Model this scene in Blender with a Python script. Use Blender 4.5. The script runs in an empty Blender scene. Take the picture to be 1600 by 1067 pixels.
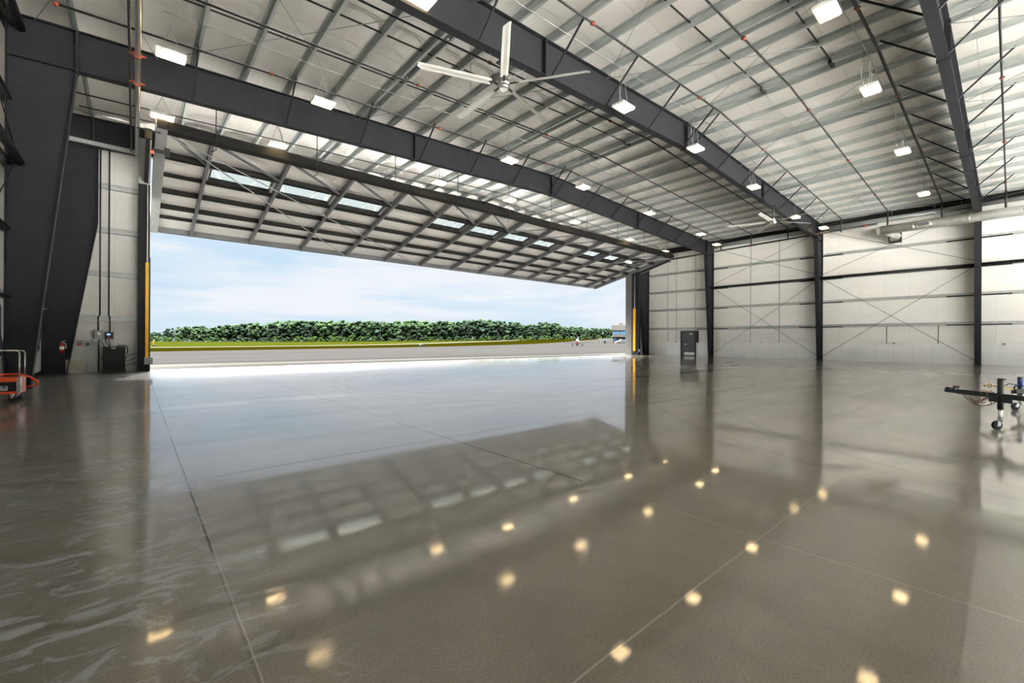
import bpy, math, random
from mathutils import Vector, Matrix
random.seed(7)
S = bpy.context.scene
COL = S.collection
rad = math.radians
ORD = ['first','second','third','fourth','fifth','sixth','seventh','eighth','ninth','tenth','eleventh','twelfth','thirteenth','fourteenth','fifteenth','sixteenth']

# ------------------------------------------------------------------ materials
def mat(name, col, rough=.6, metal=0., noise=0., nscale=3., bump=0., bscale=40., spec=None, emit=None, estr=0., stretch=None):
    m = bpy.data.materials.new(name); m.use_nodes = True
    nt = m.node_tree; b = nt.nodes['Principled BSDF']
    b.inputs['Base Color'].default_value = (*col, 1)
    b.inputs['Roughness'].default_value = rough
    b.inputs['Metallic'].default_value = metal
    if spec is not None: b.inputs['Specular IOR Level'].default_value = spec
    if emit:
        b.inputs['Emission Color'].default_value = (*emit, 1); b.inputs['Emission Strength'].default_value = estr
    tc = nt.nodes.new('ShaderNodeTexCoord'); src = tc.outputs['Object']
    if stretch:
        mp = nt.nodes.new('ShaderNodeMapping'); mp.inputs['Scale'].default_value = stretch
        nt.links.new(src, mp.inputs[0]); src = mp.outputs[0]
    if noise:
        n = nt.nodes.new('ShaderNodeTexNoise'); n.inputs['Scale'].default_value = nscale; n.inputs['Detail'].default_value = 5
        r = nt.nodes.new('ShaderNodeMapRange'); r.inputs[1].default_value = .3; r.inputs[2].default_value = .7
        r.inputs[3].default_value = 1-noise; r.inputs[4].default_value = 1+noise
        mx = nt.nodes.new('ShaderNodeMix'); mx.data_type = 'RGBA'; mx.blend_type = 'MULTIPLY'; mx.inputs[0].default_value = 1
        mx.inputs[6].default_value = (*col, 1)
        nt.links.new(src, n.inputs['Vector']); nt.links.new(n.outputs[0], r.inputs[0]); nt.links.new(r.outputs[0], mx.inputs[7])
        nt.links.new(mx.outputs[2], b.inputs['Base Color'])
    if bump:
        n2 = nt.nodes.new('ShaderNodeTexNoise'); n2.inputs['Scale'].default_value = bscale
        bp = nt.nodes.new('ShaderNodeBump'); bp.inputs['Strength'].default_value = bump; bp.inputs['Distance'].default_value = .02
        nt.links.new(src, n2.inputs['Vector']); nt.links.new(n2.outputs[0], bp.inputs['Height']); nt.links.new(bp.outputs[0], b.inputs['Normal'])
    return m

M = {}
M['charcoal'] = mat('charcoal_steel_paint', (.020, .0205, .024), .5, noise=.12, nscale=2, spec=.14)
M['black'] = mat('black_paint', (.012, .012, .013), .45, noise=.1)
M['blackpipe'] = mat('black_pipe', (.015, .014, .014), .5, noise=.2, nscale=8)
M['galv'] = mat('galvanized_steel', (.42, .455, .445), .42, .35, noise=.14, nscale=6, stretch=(1, .25, 1))
M['girt'] = mat('galvanized_girt', (.45, .475, .465), .42, .35, noise=.12, nscale=5)
M['door_steel'] = mat('grey_door_steel', (.115, .12, .128), .45, noise=.1)
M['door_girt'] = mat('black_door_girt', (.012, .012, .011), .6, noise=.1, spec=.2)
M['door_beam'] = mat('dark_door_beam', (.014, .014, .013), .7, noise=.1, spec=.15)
M['orange_coupling'] = mat('orange_red_coupling', (.27, .05, .018), .55, noise=.1)
M['yellow'] = mat('yellow_paint', (.95, .50, .01), .4, noise=.05)
M['silver'] = mat('bright_silver', (.62, .62, .6), .28, .9, noise=.05)
M['duct'] = mat('galvanized_duct', (.55, .57, .53), .38, .5, noise=.15, nscale=4)
M['white'] = mat('white_plastic', (.75, .75, .73), .4, noise=.03)
M['fanblade'] = mat('fan_blade_white', (.66, .66, .62), .35, .1, noise=.04)
M['fixture'] = mat('fixture_white', (.7, .7, .68), .5, noise=.03)
M['rubber'] = mat('black_rubber', (.012, .012, .012), .7, noise=.2)
M['orange'] = mat('orange_enamel', (.85, .085, .012), .35, noise=.06)
M['orange2'] = mat('pale_orange_panel', (.75, .2, .12), .4, noise=.08)
M['red'] = mat('red_enamel', (.5, .02, .02), .35, noise=.06)
M['darkred'] = mat('dark_red_cowling_paint', (.035, .003, .006), .6, noise=.1)
M['greybox'] = mat('grey_enclosure', (.3, .32, .32), .45, noise=.08)
M['beige'] = mat('beige_board', (.5, .47, .4), .7, noise=.08)
M['label'] = mat('label_grey', (.45, .45, .42), .5, noise=.1)
M['blue'] = mat('blue_print', (.02, .05, .3), .4, noise=.05)
M['rust'] = mat('rusty_chain', (.30, .15, .10), .5, .5, noise=.3, nscale=20)
M['brass'] = mat('brass', (.30, .22, .11), .35, .8, noise=.1)
M['bluescreen'] = mat('blue_screen', (.05, .1, .5), .3, emit=(.25, .4, 1), estr=1.2, noise=.05)
M['mandoor'] = mat('grey_man_door', (.075, .08, .09), .5, noise=.08)
M['jamb'] = mat('jamb_cladding', (.17, .165, .16), .5, noise=.12, nscale=2)
M['jamblight'] = mat('jamb_light_steel', (.30, .315, .31), .5, noise=.08)
M['window_dark'] = mat('window_glass_dark', (.012, .013, .015), .12, noise=.1)
M['winframe'] = mat('dark_frame', (.04, .04, .04), .5, noise=.1)

def nodes(m):
    nt = m.node_tree
    return nt, nt.nodes['Principled BSDF']

def math_node(nt, op, a, b=None, clamp=False):
    n = nt.nodes.new('ShaderNodeMath'); n.operation = op; n.use_clamp = clamp
    for i, v in enumerate((a, b)):
        if v is None: continue
        if isinstance(v, (int, float)): n.inputs[i].default_value = v
        else: nt.links.new(v, n.inputs[i])
    return n.outputs[0]

def mixc(nt, fac, a, b, mode='MIX'):
    n = nt.nodes.new('ShaderNodeMix'); n.data_type = 'RGBA'; n.blend_type = mode
    if isinstance(fac, (int, float)): n.inputs[0].default_value = fac
    else: nt.links.new(fac, n.inputs[0])
    for k, v in ((6, a), (7, b)):
        if isinstance(v, tuple): n.inputs[k].default_value = (*v, 1)
        else: nt.links.new(v, n.inputs[k])
    return n.outputs[2]

def noise(nt, vec, scale, detail=4, rough=.5, dist=0.):
    n = nt.nodes.new('ShaderNodeTexNoise'); n.inputs['Scale'].default_value = scale; n.inputs['Detail'].default_value = detail
    n.inputs['Roughness'].default_value = rough; n.inputs['Distortion'].default_value = dist
    nt.links.new(vec, n.inputs['Vector']); return n.outputs[0]

def ramp(nt, v, lo, hi, a=0., b=1.):
    n = nt.nodes.new('ShaderNodeMapRange'); n.inputs[1].default_value = lo; n.inputs[2].default_value = hi
    n.inputs[3].default_value = a; n.inputs[4].default_value = b
    nt.links.new(v, n.inputs[0]); return n.outputs[0]

def mapping(nt, vec, scale=(1, 1, 1), rot=(0, 0, 0), loc=(0, 0, 0)):
    n = nt.nodes.new('ShaderNodeMapping'); n.inputs['Scale'].default_value = scale; n.inputs['Rotation'].default_value = rot
    n.inputs['Location'].default_value = loc; nt.links.new(vec, n.inputs[0]); return n.outputs[0]

# polished concrete floor with saw joints
def floor_mat():
    m = mat('polished_concrete', (.2, .19, .155), .2); nt, b = nodes(m)
    tc = nt.nodes.new('ShaderNodeTexCoord'); o = tc.outputs['Object']
    sx = nt.nodes.new('ShaderNodeSeparateXYZ'); nt.links.new(o, sx.inputs[0])
    X, Y = sx.outputs[0], sx.outputs[1]
    big = noise(nt, o, .45, 6, .6); mid = noise(nt, o, 3.2, 5, .6); fine = noise(nt, o, 90, 3, .7)
    c = mixc(nt, ramp(nt, big, .35, .65), (.125, .113, .084), (.176, .160, .122))
    c = mixc(nt, ramp(nt, mid, .35, .7, 0, .5), c, (.225, .206, .165))
    c = mixc(nt, ramp(nt, fine, .35, .7, .60, 1.3), (0, 0, 0), c)
    vor = nt.nodes.new('ShaderNodeTexVoronoi'); vor.inputs['Scale'].default_value = 60; nt.links.new(o, vor.inputs['Vector'])
    spk = ramp(nt, vor.outputs['Distance'], .0, .22, .55, 0)
    spm = math_node(nt, 'MULTIPLY', spk, ramp(nt, noise(nt, o, 25, 2), .5, .62))
    c = mixc(nt, spm, c, (.05, .048, .04))
    # joints, and one broad dark band part way across
    def line(coord, pos, w=.007, lo=None, hi=None, oc=None):
        d = math_node(nt, 'ABSOLUTE', math_node(nt, 'SUBTRACT', coord, pos))
        v = math_node(nt, 'LESS_THAN', d, w)
        if lo is not None:
            v = math_node(nt, 'MULTIPLY', v, math_node(nt, 'GREATER_THAN', oc, lo))
            v = math_node(nt, 'MULTIPLY', v, math_node(nt, 'LESS_THAN', oc, hi))
        return v
    wob = math_node(nt, 'MULTIPLY', math_node(nt, 'SUBTRACT', noise(nt, o, 6, 2), .5), .012)
    Xw = math_node(nt, 'ADD', X, wob); Yw = math_node(nt, 'ADD', Y, wob)
    dark = line(Xw, .365, .009, 3.2, 16.2, Y)
    for v in (line(X, 3.13, .010, 2.6, 16, Y), line(Y, 4.93, .011, .2, 40, X), line(Yw, 8.75, .13, 10.95, 21.8, X)):
        dark = math_node(nt, 'MAXIMUM', dark, v)
    light = line(X, 3.13, .005, -30, 2.6, Y)
    for v in (line(Yw, 1.09, .005, -3, 9.2, X), line(X, -.55, .01, 5.2, 6.2, Y), line(Y, 4.93, .006, -3, .2, X), line(Xw, .374, .003, -30, 5, Y)):
        light = math_node(nt, 'MAXIMUM', light, v)
    c = mixc(nt, math_node(nt, 'MULTIPLY', line(Xw, .362, .006, -30, 3.2, Y), .5), c, (.06, .05, .036))
    def arc(cx, cy, R, wd, amt):
        v = mapping(nt, o, (1, 1, 0), (0, 0, 0), (-cx, -cy, 0)); ln = nt.nodes.new('ShaderNodeVectorMath'); ln.operation = 'LENGTH'; nt.links.new(v, ln.inputs[0])
        d = math_node(nt, 'ABSOLUTE', math_node(nt, 'SUBTRACT', ln.outputs['Value'], R))
        return math_node(nt, 'MULTIPLY', ramp(nt, d, wd, wd * .4, 0, amt), ramp(nt, mid, .35, .6))
    ty = None
    for a_ in ((9.5, 10.8, 5.2, .07, .30), (9.5, 10.8, 5.55, .05, .22), (9.9, 12.4, 5.4, .08, .25), (12.5, 11.5, 6.6, .06, .25), (12.5, 11.5, 6.9, .05, .2), (20.5, 8.2, 4.2, .07, .25), (20.5, 8.2, 4.5, .05, .2), (14, -2.5, 9.4, .08, .16), (13.5, -3.5, 8.7, .06, .14)):
        q_ = arc(*a_); ty = q_ if ty is None else math_node(nt, 'MAXIMUM', ty, q_)
    c = mixc(nt, ty, c, (.05, .048, .044))
    c = mixc(nt, math_node(nt, 'MULTIPLY', dark, .85), c, (.03, .027, .022))
    c = mixc(nt, math_node(nt, 'MULTIPLY', light, .6), c, (.42, .40, .34))
    # oil stain by the left joint
    def blob(x, y, rx, ry, rot=0):
        v = mapping(nt, o, (1, 1, 1), (0, 0, 0), (-x, -y, 0)); v = mapping(nt, v, (1/rx, 1/ry, 1), (0, 0, rot))
        ln = nt.nodes.new('ShaderNodeVectorMath'); ln.operation = 'LENGTH'; nt.links.new(v, ln.inputs[0])
        l = math_node(nt, 'ADD', ln.outputs['Value'], math_node(nt, 'MULTIPLY', noise(nt, o, 18, 3), .9))
        return ramp(nt, l, 1.25, 1.0, 0, .45)
    st = math_node(nt, 'MAXIMUM', blob(.435, 2.05, .065, .022, .45), blob(.52, 2.06, .03, .03))
    c = mixc(nt, st, c, (.05, .05, .042))
    nt.links.new(c, b.inputs['Base Color'])
    # roughness: polished, hazy scrubbed patches towards the left corner, faint tyre arcs
    sw = noise(nt, mapping(nt, o, (1.1, 4.2, 1), (0, 0, .35)), 1.5, 5, .62, 1.4)
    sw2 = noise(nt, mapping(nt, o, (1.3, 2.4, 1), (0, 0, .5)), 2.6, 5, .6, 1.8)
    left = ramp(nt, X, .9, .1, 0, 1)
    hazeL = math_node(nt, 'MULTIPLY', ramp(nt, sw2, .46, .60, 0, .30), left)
    c = mixc(nt, math_node(nt, 'MULTIPLY', ramp(nt, sw2, .50, .60, 0, .6), left), c, (.36, .39, .42))  # paler blue-grey on the scrub marks: their scattered daylight put into the colour
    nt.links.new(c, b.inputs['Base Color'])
    hz = noise(nt, mapping(nt, o, (.35, 1.6, 1), (0, 0, -.25)), 1.2, 5, .6, .6)
    r = ramp(nt, hz, .35, .7, .31, .40)
    r = math_node(nt, 'ADD', r, hazeL)
    r = math_node(nt, 'ADD', r, ramp(nt, fine, .3, .8, -.01, .03))
    r = math_node(nt, 'ADD', r, math_node(nt, 'MULTIPLY', math_node(nt, 'MAXIMUM', math_node(nt, 'MAXIMUM', dark, light), ty), .4))
    nt.links.new(r, b.inputs['Roughness'])
    b.inputs['Specular IOR Level'].default_value = .7
    cr_ = math_node(nt, 'MULTIPLY_ADD' if False else 'ADD', ramp(nt, hz, .35, .7, .035, .08), math_node(nt, 'ADD', math_node(nt, 'MULTIPLY', hazeL, .5), math_node(nt, 'MULTIPLY', ty, .08)))
    nt.links.new(cr_, b.inputs['Coat Roughness']); b.inputs['Coat Weight'].default_value = .75; b.inputs['Coat IOR'].default_value = 1.62
    bp = nt.nodes.new('ShaderNodeBump'); bp.inputs['Strength'].default_value = .01; bp.inputs['Distance'].default_value = .05
    nt.links.new(noise(nt, o, 1.6, 3, .5), bp.inputs['Height'])
    nt.links.new(bp.outputs[0], b.inputs['Normal'])
    return m
M['floor'] = floor_mat()

# vinyl-faced insulation / wall liner: white, with seams every w along an axis
def seam_mat(name, col, axis, pitch, dark=.75, w=.02, rough=.55, wr=.25, bumpd=.02, ribs=None, foil=0.):
    m = mat(name, col, rough, foil); nt, b = nodes(m)
    tc = nt.nodes.new('ShaderNodeTexCoord'); o = tc.outputs['Object']
    sx = nt.nodes.new('ShaderNodeSeparateXYZ'); nt.links.new(o, sx.inputs[0]); A = sx.outputs[axis]
    def comb(p, ww):
        fr = math_node(nt, 'FRACT', math_node(nt, 'DIVIDE', A, p))
        d = math_node(nt, 'ABSOLUTE', math_node(nt, 'SUBTRACT', fr, .5))
        return ramp(nt, d, 0, ww / p, 1, 0)
    s = comb(pitch, w)
    st = [1.2, 1.2, 1.2]; st[axis] = .25 if wr else 1
    wrk = noise(nt, mapping(nt, o, tuple(st)), 1.6, 5, .6, .4)
    c = mixc(nt, ramp(nt, wrk, .3, .7), tuple(v * .92 for v in col), col)
    c = mixc(nt, s, c, tuple(v * dark for v in col))
    nt.links.new(c, b.inputs['Base Color'])
    bp = nt.nodes.new('ShaderNodeBump'); bp.inputs['Strength'].default_value = wr; bp.inputs['Distance'].default_value = .06
    h = math_node(nt, 'ADD', wrk, math_node(nt, 'MULTIPLY', s, -.35))
    if ribs: h = math_node(nt, 'ADD', h, math_node(nt, 'MULTIPLY', comb(ribs, .05), .6))
    nt.links.new(h, bp.inputs['Height']); nt.links.new(bp.outputs[0], b.inputs['Normal'])
    return m
M['ceil'] = seam_mat('ceiling_insulation', (.90, .88, .84), 1, 1.52, .8, .03, .40, .35, foil=.22)
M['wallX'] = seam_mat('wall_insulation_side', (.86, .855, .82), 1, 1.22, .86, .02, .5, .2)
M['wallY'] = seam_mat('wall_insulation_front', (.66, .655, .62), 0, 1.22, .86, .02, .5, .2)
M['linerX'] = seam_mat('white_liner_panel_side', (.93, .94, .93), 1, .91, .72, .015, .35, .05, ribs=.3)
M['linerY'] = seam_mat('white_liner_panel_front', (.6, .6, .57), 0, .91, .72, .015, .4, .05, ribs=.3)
M['door_skin'] = seam_mat('door_skin_insulation', (.90, .88, .85), 0, 1.31, .9, .03, .36, .12, foil=.45)

def glass():
    m = bpy.data.materials.new('clear_glass'); m.use_nodes = True; nt = m.node_tree; nt.nodes.clear()
    out = nt.nodes.new('ShaderNodeOutputMaterial'); t = nt.nodes.new('ShaderNodeBsdfTransparent'); t.inputs[0].default_value = (.97, 1, .95, 1)
    g = nt.nodes.new('ShaderNodeBsdfGlossy'); g.inputs['Roughness'].default_value = .03
    mx = nt.nodes.new('ShaderNodeMixShader'); mx.inputs[0].default_value = .06
    nt.links.new(t.outputs[0], mx.inputs[1]); nt.links.new(g.outputs[0], mx.inputs[2])
    nt.links.new(mx.outputs[0], out.inputs[0]); return m
M['glass'] = glass()

def led():
    m = mat('led_lens', (.8, .75, .6), .4); nt, b = nodes(m)
    tc = nt.nodes.new('ShaderNodeTexCoord'); sx = nt.nodes.new('ShaderNodeSeparateXYZ'); nt.links.new(tc.outputs['Object'], sx.inputs[0])
    def st(A, n, off):
        fr = math_node(nt, 'FRACT', math_node(nt, 'ADD', math_node(nt, 'MULTIPLY', A, n), off))
        return ramp(nt, math_node(nt, 'ABSOLUTE', math_node(nt, 'SUBTRACT', fr, .5)), .36, .46, 1, .25)
    g = math_node(nt, 'MULTIPLY', st(sx.outputs[0], 11.0, 0), st(sx.outputs[1], 5.4, .5))
    b.inputs['Emission Color'].default_value = (1, .70, .34, 1)
    nt.links.new(math_node(nt, 'MULTIPLY', g, LED_E), b.inputs['Emission Strength'])
    return m
LED_E = 9.
M['led'] = led()

def leaf(name, c1, c2):
    m = mat(name, c1, .8); nt, b = nodes(m)
    tc = nt.nodes.new('ShaderNodeTexCoord'); g = nt.nodes.new('ShaderNodeNewGeometry')
    n = noise(nt, g.outputs['Position'], .35, 4, .7); n2 = noise(nt, g.outputs['Position'], 1.7, 3, .7)
    c = mixc(nt, ramp(nt, n, .35, .65), c1, c2)
    c = mixc(nt, ramp(nt, n2, .35, .65, .62, 1.2), (0, 0, 0), c)
    nt.links.new(c, b.inputs['Base Color']); b.inputs['Specular IOR Level'].default_value = 0
    return m
M['leafA'] = leaf('foliage_deep_green', (.0110, .0190, .0140), (.0180, .0290, .0165))
M['leafB'] = leaf('foliage_mid_green', (.0150, .0265, .0150), (.0245, .0400, .0175))
M['leafC'] = leaf('foliage_light_green', (.018, .034, .009), (.027, .046, .012))
M['bark'] = mat('bark', (.08, .075, .065), .9, noise=.2)

def ground_mat(name, c1, c2, sc, stretch=(1, 1, 1), rough=.9, joints=None):
    m = mat(name, c1, rough); nt, b = nodes(m)
    tc = nt.nodes.new('ShaderNodeTexCoord'); o = mapping(nt, tc.outputs['Object'], stretch)
    c = mixc(nt, ramp(nt, noise(nt, o, sc, 6, .6), .35, .65), c1, c2)
    nt.links.new(c, b.inputs['Base Color']); b.inputs['Specular IOR Level'].default_value = 0
    return m
M['apron'] = ground_mat('apron_concrete', (.030, .0290, .0268), (.035, .0338, .0313), .3, (.4, 1.5, 1))
M['rearbounce'] = ground_mat('rear_bounce_concrete', (.78, .77, .74), (.84, .83, .80), .3)  # unseen ground, added this pale to bounce daylight onto the ceiling
M['reardim'] = ground_mat('rear_dim_strip', (.15, .147, .142), (.18, .177, .17), .3)  # unseen darker strip, added to cut the bounce onto the nearest ceiling
M['asphalt'] = ground_mat('weathered_asphalt', (.0102, .0100, .0097), (.0122, .0120, .0116), .12, (.15, 1, 1))
M['grass'] = ground_mat('mown_grass', (.0026, .0025, .0001), (.0036, .0033, .0001), .08, (.3, 1, 1))
M['grass2'] = ground_mat('far_grass', (.0062, .0080, .0008), (.0082, .0098, .0012), .06, (.3, 1, 1))
M['taxi'] = ground_mat('pale_runway_concrete', (.028, .027, .022), (.032, .0305, .027), .1)
M['bldg'] = mat('pale_stucco', (.050, .048, .044), .8, noise=.08)
M['brick'] = mat('reddish_brick', (.045, .026, .021), .8, noise=.15)
M['bluewin'] = mat('blue_tinted_window', (.03, .08, .13), .2, noise=.2)
M['fence'] = mat('galvanised_fence', (.040, .044, .043), .6, noise=.1)
M['carwhite'] = mat('white_car_paint', (.055, .057, .060), .5, noise=.03)
M['tarred'] = mat('dark_metal_cover', (.06, .055, .05), .6, noise=.1)

# ------------------------------------------------------------------ mesh builder
class MB:
    def __init__(s): s.v = []; s.f = []; s.sm = []
    def _add(s, vs, fs, smooth=False):
        n = len(s.v); s.v += [tuple(v) for v in vs]
        for f in fs: s.f.append(tuple(i + n for i in f)); s.sm.append(smooth)
        return s
    def box(s, x0, x1, y0, y1, z0, z1):
        vs = [(x, y, z) for x in (x0, x1) for y in (y0, y1) for z in (z0, z1)]
        return s._add(vs, [(0, 1, 3, 2), (4, 6, 7, 5), (0, 4, 5, 1), (2, 3, 7, 6), (0, 2, 6, 4), (1, 5, 7, 3)])
    def bar(s, p, q, w, h, up=(0, 0, 1)):
        p, q = Vector(p), Vector(q); d = (q - p).normalized(); u = Vector(up)
        r = d.cross(u)
        if r.length < 1e-4: r = d.cross(Vector((1, 0, 0)))
        r.normalize(); u = r.cross(d).normalized(); r *= w / 2; u *= h / 2
        vs = [e + a * r + b * u for e in (p, q) for a in (-1, 1) for b in (-1, 1)]
        return s._add(vs, [(0, 1, 3, 2), (4, 6, 7, 5), (0, 4, 5, 1), (2, 3, 7, 6), (0, 2, 6, 4), (1, 5, 7, 3)])
    def tube(s, p, q, r, n=10, r2=None, caps=True):
        p, q = Vector(p), Vector(q); d = (q - p).normalized()
        a = d.cross(Vector((0, 0, 1)))
        if a.length < 1e-4: a = Vector((1, 0, 0))
        a.normalize(); b = d.cross(a); r2 = r if r2 is None else r2
        vs = [e + rr * (math.cos(t) * a + math.sin(t) * b) for e, rr in ((p, r), (q, r2)) for t in [2 * math.pi * i / n for i in range(n)]]
        k = len(s.v)
        s._add(vs, [(i, (i + 1) % n, n + (i + 1) % n, n + i) for i in range(n)], True)
        if caps:
            s.f += [tuple(k + i for i in reversed(range(n))), tuple(k + n + i for i in range(n))]; s.sm += [False, False]
        return s
    def path(s, pts, r, n=8):
        for a, b in zip(pts, pts[1:]): s.tube(a, b, r, n)
        for a in pts[1:-1]: s.ball(a, r, 6)
        return s
    def ball(s, c, r, n=8, sz=1.):
        vs = []; fs = []
        rings = max(3, n // 2)
        for i in range(1, rings):
            ph = math.pi * i / rings
            for j in range(n):
                t = 2 * math.pi * j / n
                vs.append((c[0] + r * math.sin(ph) * math.cos(t), c[1] + r * math.sin(ph) * math.sin(t), c[2] + r * sz * math.cos(ph)))
        top = len(vs); vs.append((c[0], c[1], c[2] + r * sz)); vs.append((c[0], c[1], c[2] - r * sz))
        for i in range(rings - 2):
            for j in range(n): fs.append((i * n + j, (i + 1) * n + j, (i + 1) * n + (j + 1) % n, i * n + (j + 1) % n))
        for j in range(n):
            fs.append((top, j, (j + 1) % n)); l = (rings - 2) * n; fs.append((top + 1, l + (j + 1) % n, l + j))
        return s._add(vs, fs, True)
    def prism(s, poly, axis, a, b):
        # poly: 2D points in the plane normal to axis ('x': (y,z); 'y': (x,z); 'z': (x,y))
        def P(u, v, w): return {'x': (w, u, v), 'y': (u, w, v), 'z': (u, v, w)}[axis]
        n = len(poly); vs = [P(u, v, a) for u, v in poly] + [P(u, v, b) for u, v in poly]
        return s._add(vs, [tuple(range(n)), tuple(reversed(range(n, 2 * n)))] + [(i, n + i, n + (i + 1) % n, (i + 1) % n) for i in range(n)])
    def torus(s, c, R, r, axis, n=12, m=6, a0=0, a1=2 * math.pi):
        c = Vector(c); ax = Vector(axis).normalized(); u = ax.orthogonal().normalized(); v = ax.cross(u); full = abs(a1 - a0 - 2 * math.pi) < 1e-6
        vs = []; k = n if full else n + 1
        for i in range(k):
            t = a0 + (a1 - a0) * i / n; d = math.cos(t) * u + math.sin(t) * v
            for j in range(m):
                p = 2 * math.pi * j / m; vs.append(c + d * (R + r * math.cos(p)) + ax * r * math.sin(p))
        fs = [(i * m + j, ((i + 1) % k) * m + j, ((i + 1) % k) * m + (j + 1) % m, i * m + (j + 1) % m) for i in range(n) for j in range(m)]
        return s._add(vs, fs, True)
    def build(s, name, m, parent=None, loc=None):
        me = bpy.data.meshes.new(name); me.from_pydata(s.v, [], s.f); me.materials.append(M[m] if isinstance(m, str) else m)
        for p, sm in zip(me.polygons, s.sm): p.use_smooth = sm
        import bmesh
        bm = bmesh.new(); bm.from_mesh(me); bmesh.ops.recalc_face_normals(bm, faces=bm.faces); bm.to_mesh(me); bm.free()
        o = bpy.data.objects.new(name, me); COL.objects.link(o)
        if parent: o.parent = parent; o.matrix_parent_inverse = Matrix.Translation(-parent.location) if parent.get('_w') else Matrix()
        return o

def tag(o, label, cat, group=None, kind=None):
    o['label'] = label; o['category'] = cat
    if group: o['group'] = group
    if kind: o['kind'] = kind
    return o
def thing(name, loc, label, cat, group=None):
    """an Empty at the thing's base; parts are built in world coordinates and keep them"""
    o = bpy.data.objects.new(name, None); COL.objects.link(o); o.location = loc; o.empty_display_size = .2
    tag(o, label, cat, group); return o
def part(mb, name, m, par, label=None):
    """mesh given in world coordinates, parented (and moved) to par's frame"""
    p = Vector(par.location); q = par.parent
    while q: p += Vector(q.location); q = q.parent
    mb.v = [(x - p.x, y - p.y, z - p.z) for x, y, z in mb.v]
    o = mb.build(name, m); o.parent = par
    if label: o['label'] = label
    return o
def struct(mb, name, m):
    o = mb.build(name, m); o['kind'] = 'structure'; return o
def copytree(o, loc, parent=None):
    c = o.copy(); COL.objects.link(c); c.parent = parent; c.location = loc
    for ch in o.children:
        copychild(ch, c)
    return c
def copychild(ch, par):
    d = ch.copy(); COL.objects.link(d); d.parent = par
    for g in ch.children: copychild(g, d)

# ------------------------------------------------------------------ building dimensions (metres)
XL, XR, XC = -2.45, 36.85, 17.2
FR = [22.75, 16.65, 8.95, 1.3, -6.4]     # portal frames from the door backwards
FN = ['door line', 'far', 'middle', 'near', 'rear', 'rearmost']
def roofz(x): return 9.53 + .0417 * (min(x - XL, XR + XL - XL - x + 0.0) if False else (19.65 - abs(x - XC)))
def botz(x): return roofz(x) - 1.07
YF, YB = 23.0, -8.0

# ------------------------------------------------------------------ setting
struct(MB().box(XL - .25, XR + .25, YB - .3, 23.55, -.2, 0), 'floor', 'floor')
c = MB()
lxs = sorted([XL - .25] + [16.95 - 1.3 * k for k in range(15)] + [XC])
prof_ = []
for a, b in zip(lxs, lxs[1:]):
    n_ = 6 if b - a > .6 else 2
    for q in range(n_):
        u_ = q / n_; x = a + (b - a) * u_; prof_.append((x, roofz(x) + .205 + (.10 * math.sin(math.pi * u_) ** .8 if b - a > .6 else .03)))
prof_.append((XC, roofz(XC) + .22))
prof_ += [(2 * XC - x, z) for x, z in reversed(prof_[:-1])]
y0, y1 = YB - .3, YF + .6
vs = []
for x, z in prof_: vs += [(x, y0, z), (x, y1, z), (x, y0, roofz(x) + .42), (x, y1, roofz(x) + .42)]
for k in range(len(prof_) - 1):
    pass
fs = []; sm = []
for k in range(len(prof_) - 1):
    a, b = 4 * k, 4 * k + 4
    fs += [(a, b, b + 1, a + 1), (a + 2, a + 3, b + 3, b + 2), (a, a + 2, b + 2, b), (a + 1, b + 1, b + 3, a + 3)]
fs += [(0, 1, 3, 2)]; e = 4 * (len(prof_) - 1); fs += [(e, e + 2, e + 3, e + 1)]
c._add(vs, fs, False)
struct(c, 'ceiling', 'ceil')
# side walls
struct(MB().box(XL - .25, XL - .12, YB, YF + .6, 0, roofz(XL) + .25), 'wall_left', 'wallX')
struct(MB().box(XR + .12, XR + .25, YB, YF + .6, 0, roofz(XR) + .25), 'wall_right', 'wallX')
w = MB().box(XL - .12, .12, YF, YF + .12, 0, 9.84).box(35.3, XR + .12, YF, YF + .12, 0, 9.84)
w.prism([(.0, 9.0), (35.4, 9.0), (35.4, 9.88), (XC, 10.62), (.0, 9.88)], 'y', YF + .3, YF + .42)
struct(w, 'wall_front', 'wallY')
# unseen rear end of the hangar: wide open doorway added to let daylight in
w = MB().box(XL - .12, 0, YB - .12, YB, 0, 9.7).box(34.4, XR + .12, YB - .12, YB, 0, 9.7)
w.prism([(0, 7.2), (34.4, 7.2), (34.4, 9.7), (XC, 10.5), (0, 9.7)], 'y', YB - .12, YB)
struct(w, 'wall_back', 'wallY')
# lower liner panels
struct(MB().box(XL - .12, XL - .06, YB, YF, 0, 1.2), 'trim_1', 'linerX')
struct(MB().box(XR + .05, XR + .12, YB, 18.1, 0, 1.18).box(XR + .05, XR + .12, 19.4, YF, 0, 1.18), 'trim_2', 'linerX')
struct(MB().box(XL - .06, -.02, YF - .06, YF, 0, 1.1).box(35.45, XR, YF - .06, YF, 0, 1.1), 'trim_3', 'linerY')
# dark base angle on the left
struct(MB().box(XL - .06, XL - .02, YB, YF, 0, .12), 'baseboard_left', 'black')

# windows of the left wall
def side_window(n, y0, y1, z0, z1):
    f = MB()
    x = XL - .1
    for (a, b, c_, d) in ((y0, y1, z0, z0 + .07), (y0, y1, z1 - .07, z1), (y0, y0 + .07, z0, z1), (y1 - .07, y1, z0, z1), ((y0 + y1) / 2 - .03, (y0 + y1) / 2 + .03, z0, z1)):
        f.box(x, x + .09, a, b, c_, d)
    o = struct(f, 'window_%d' % n, 'winframe')
    p = MB().box(x + .02, x + .035, y0 + .05, y1 - .05, z0 + .05, z1 - .05).build('pane', 'window_dark'); p.parent = o; p['label'] = 'dark glass pane'
    return o
side_window(1, 14.9, 16.2, .85, 2.1)
side_window(2, 20.6, 21.9, .85, 2.2)
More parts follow.
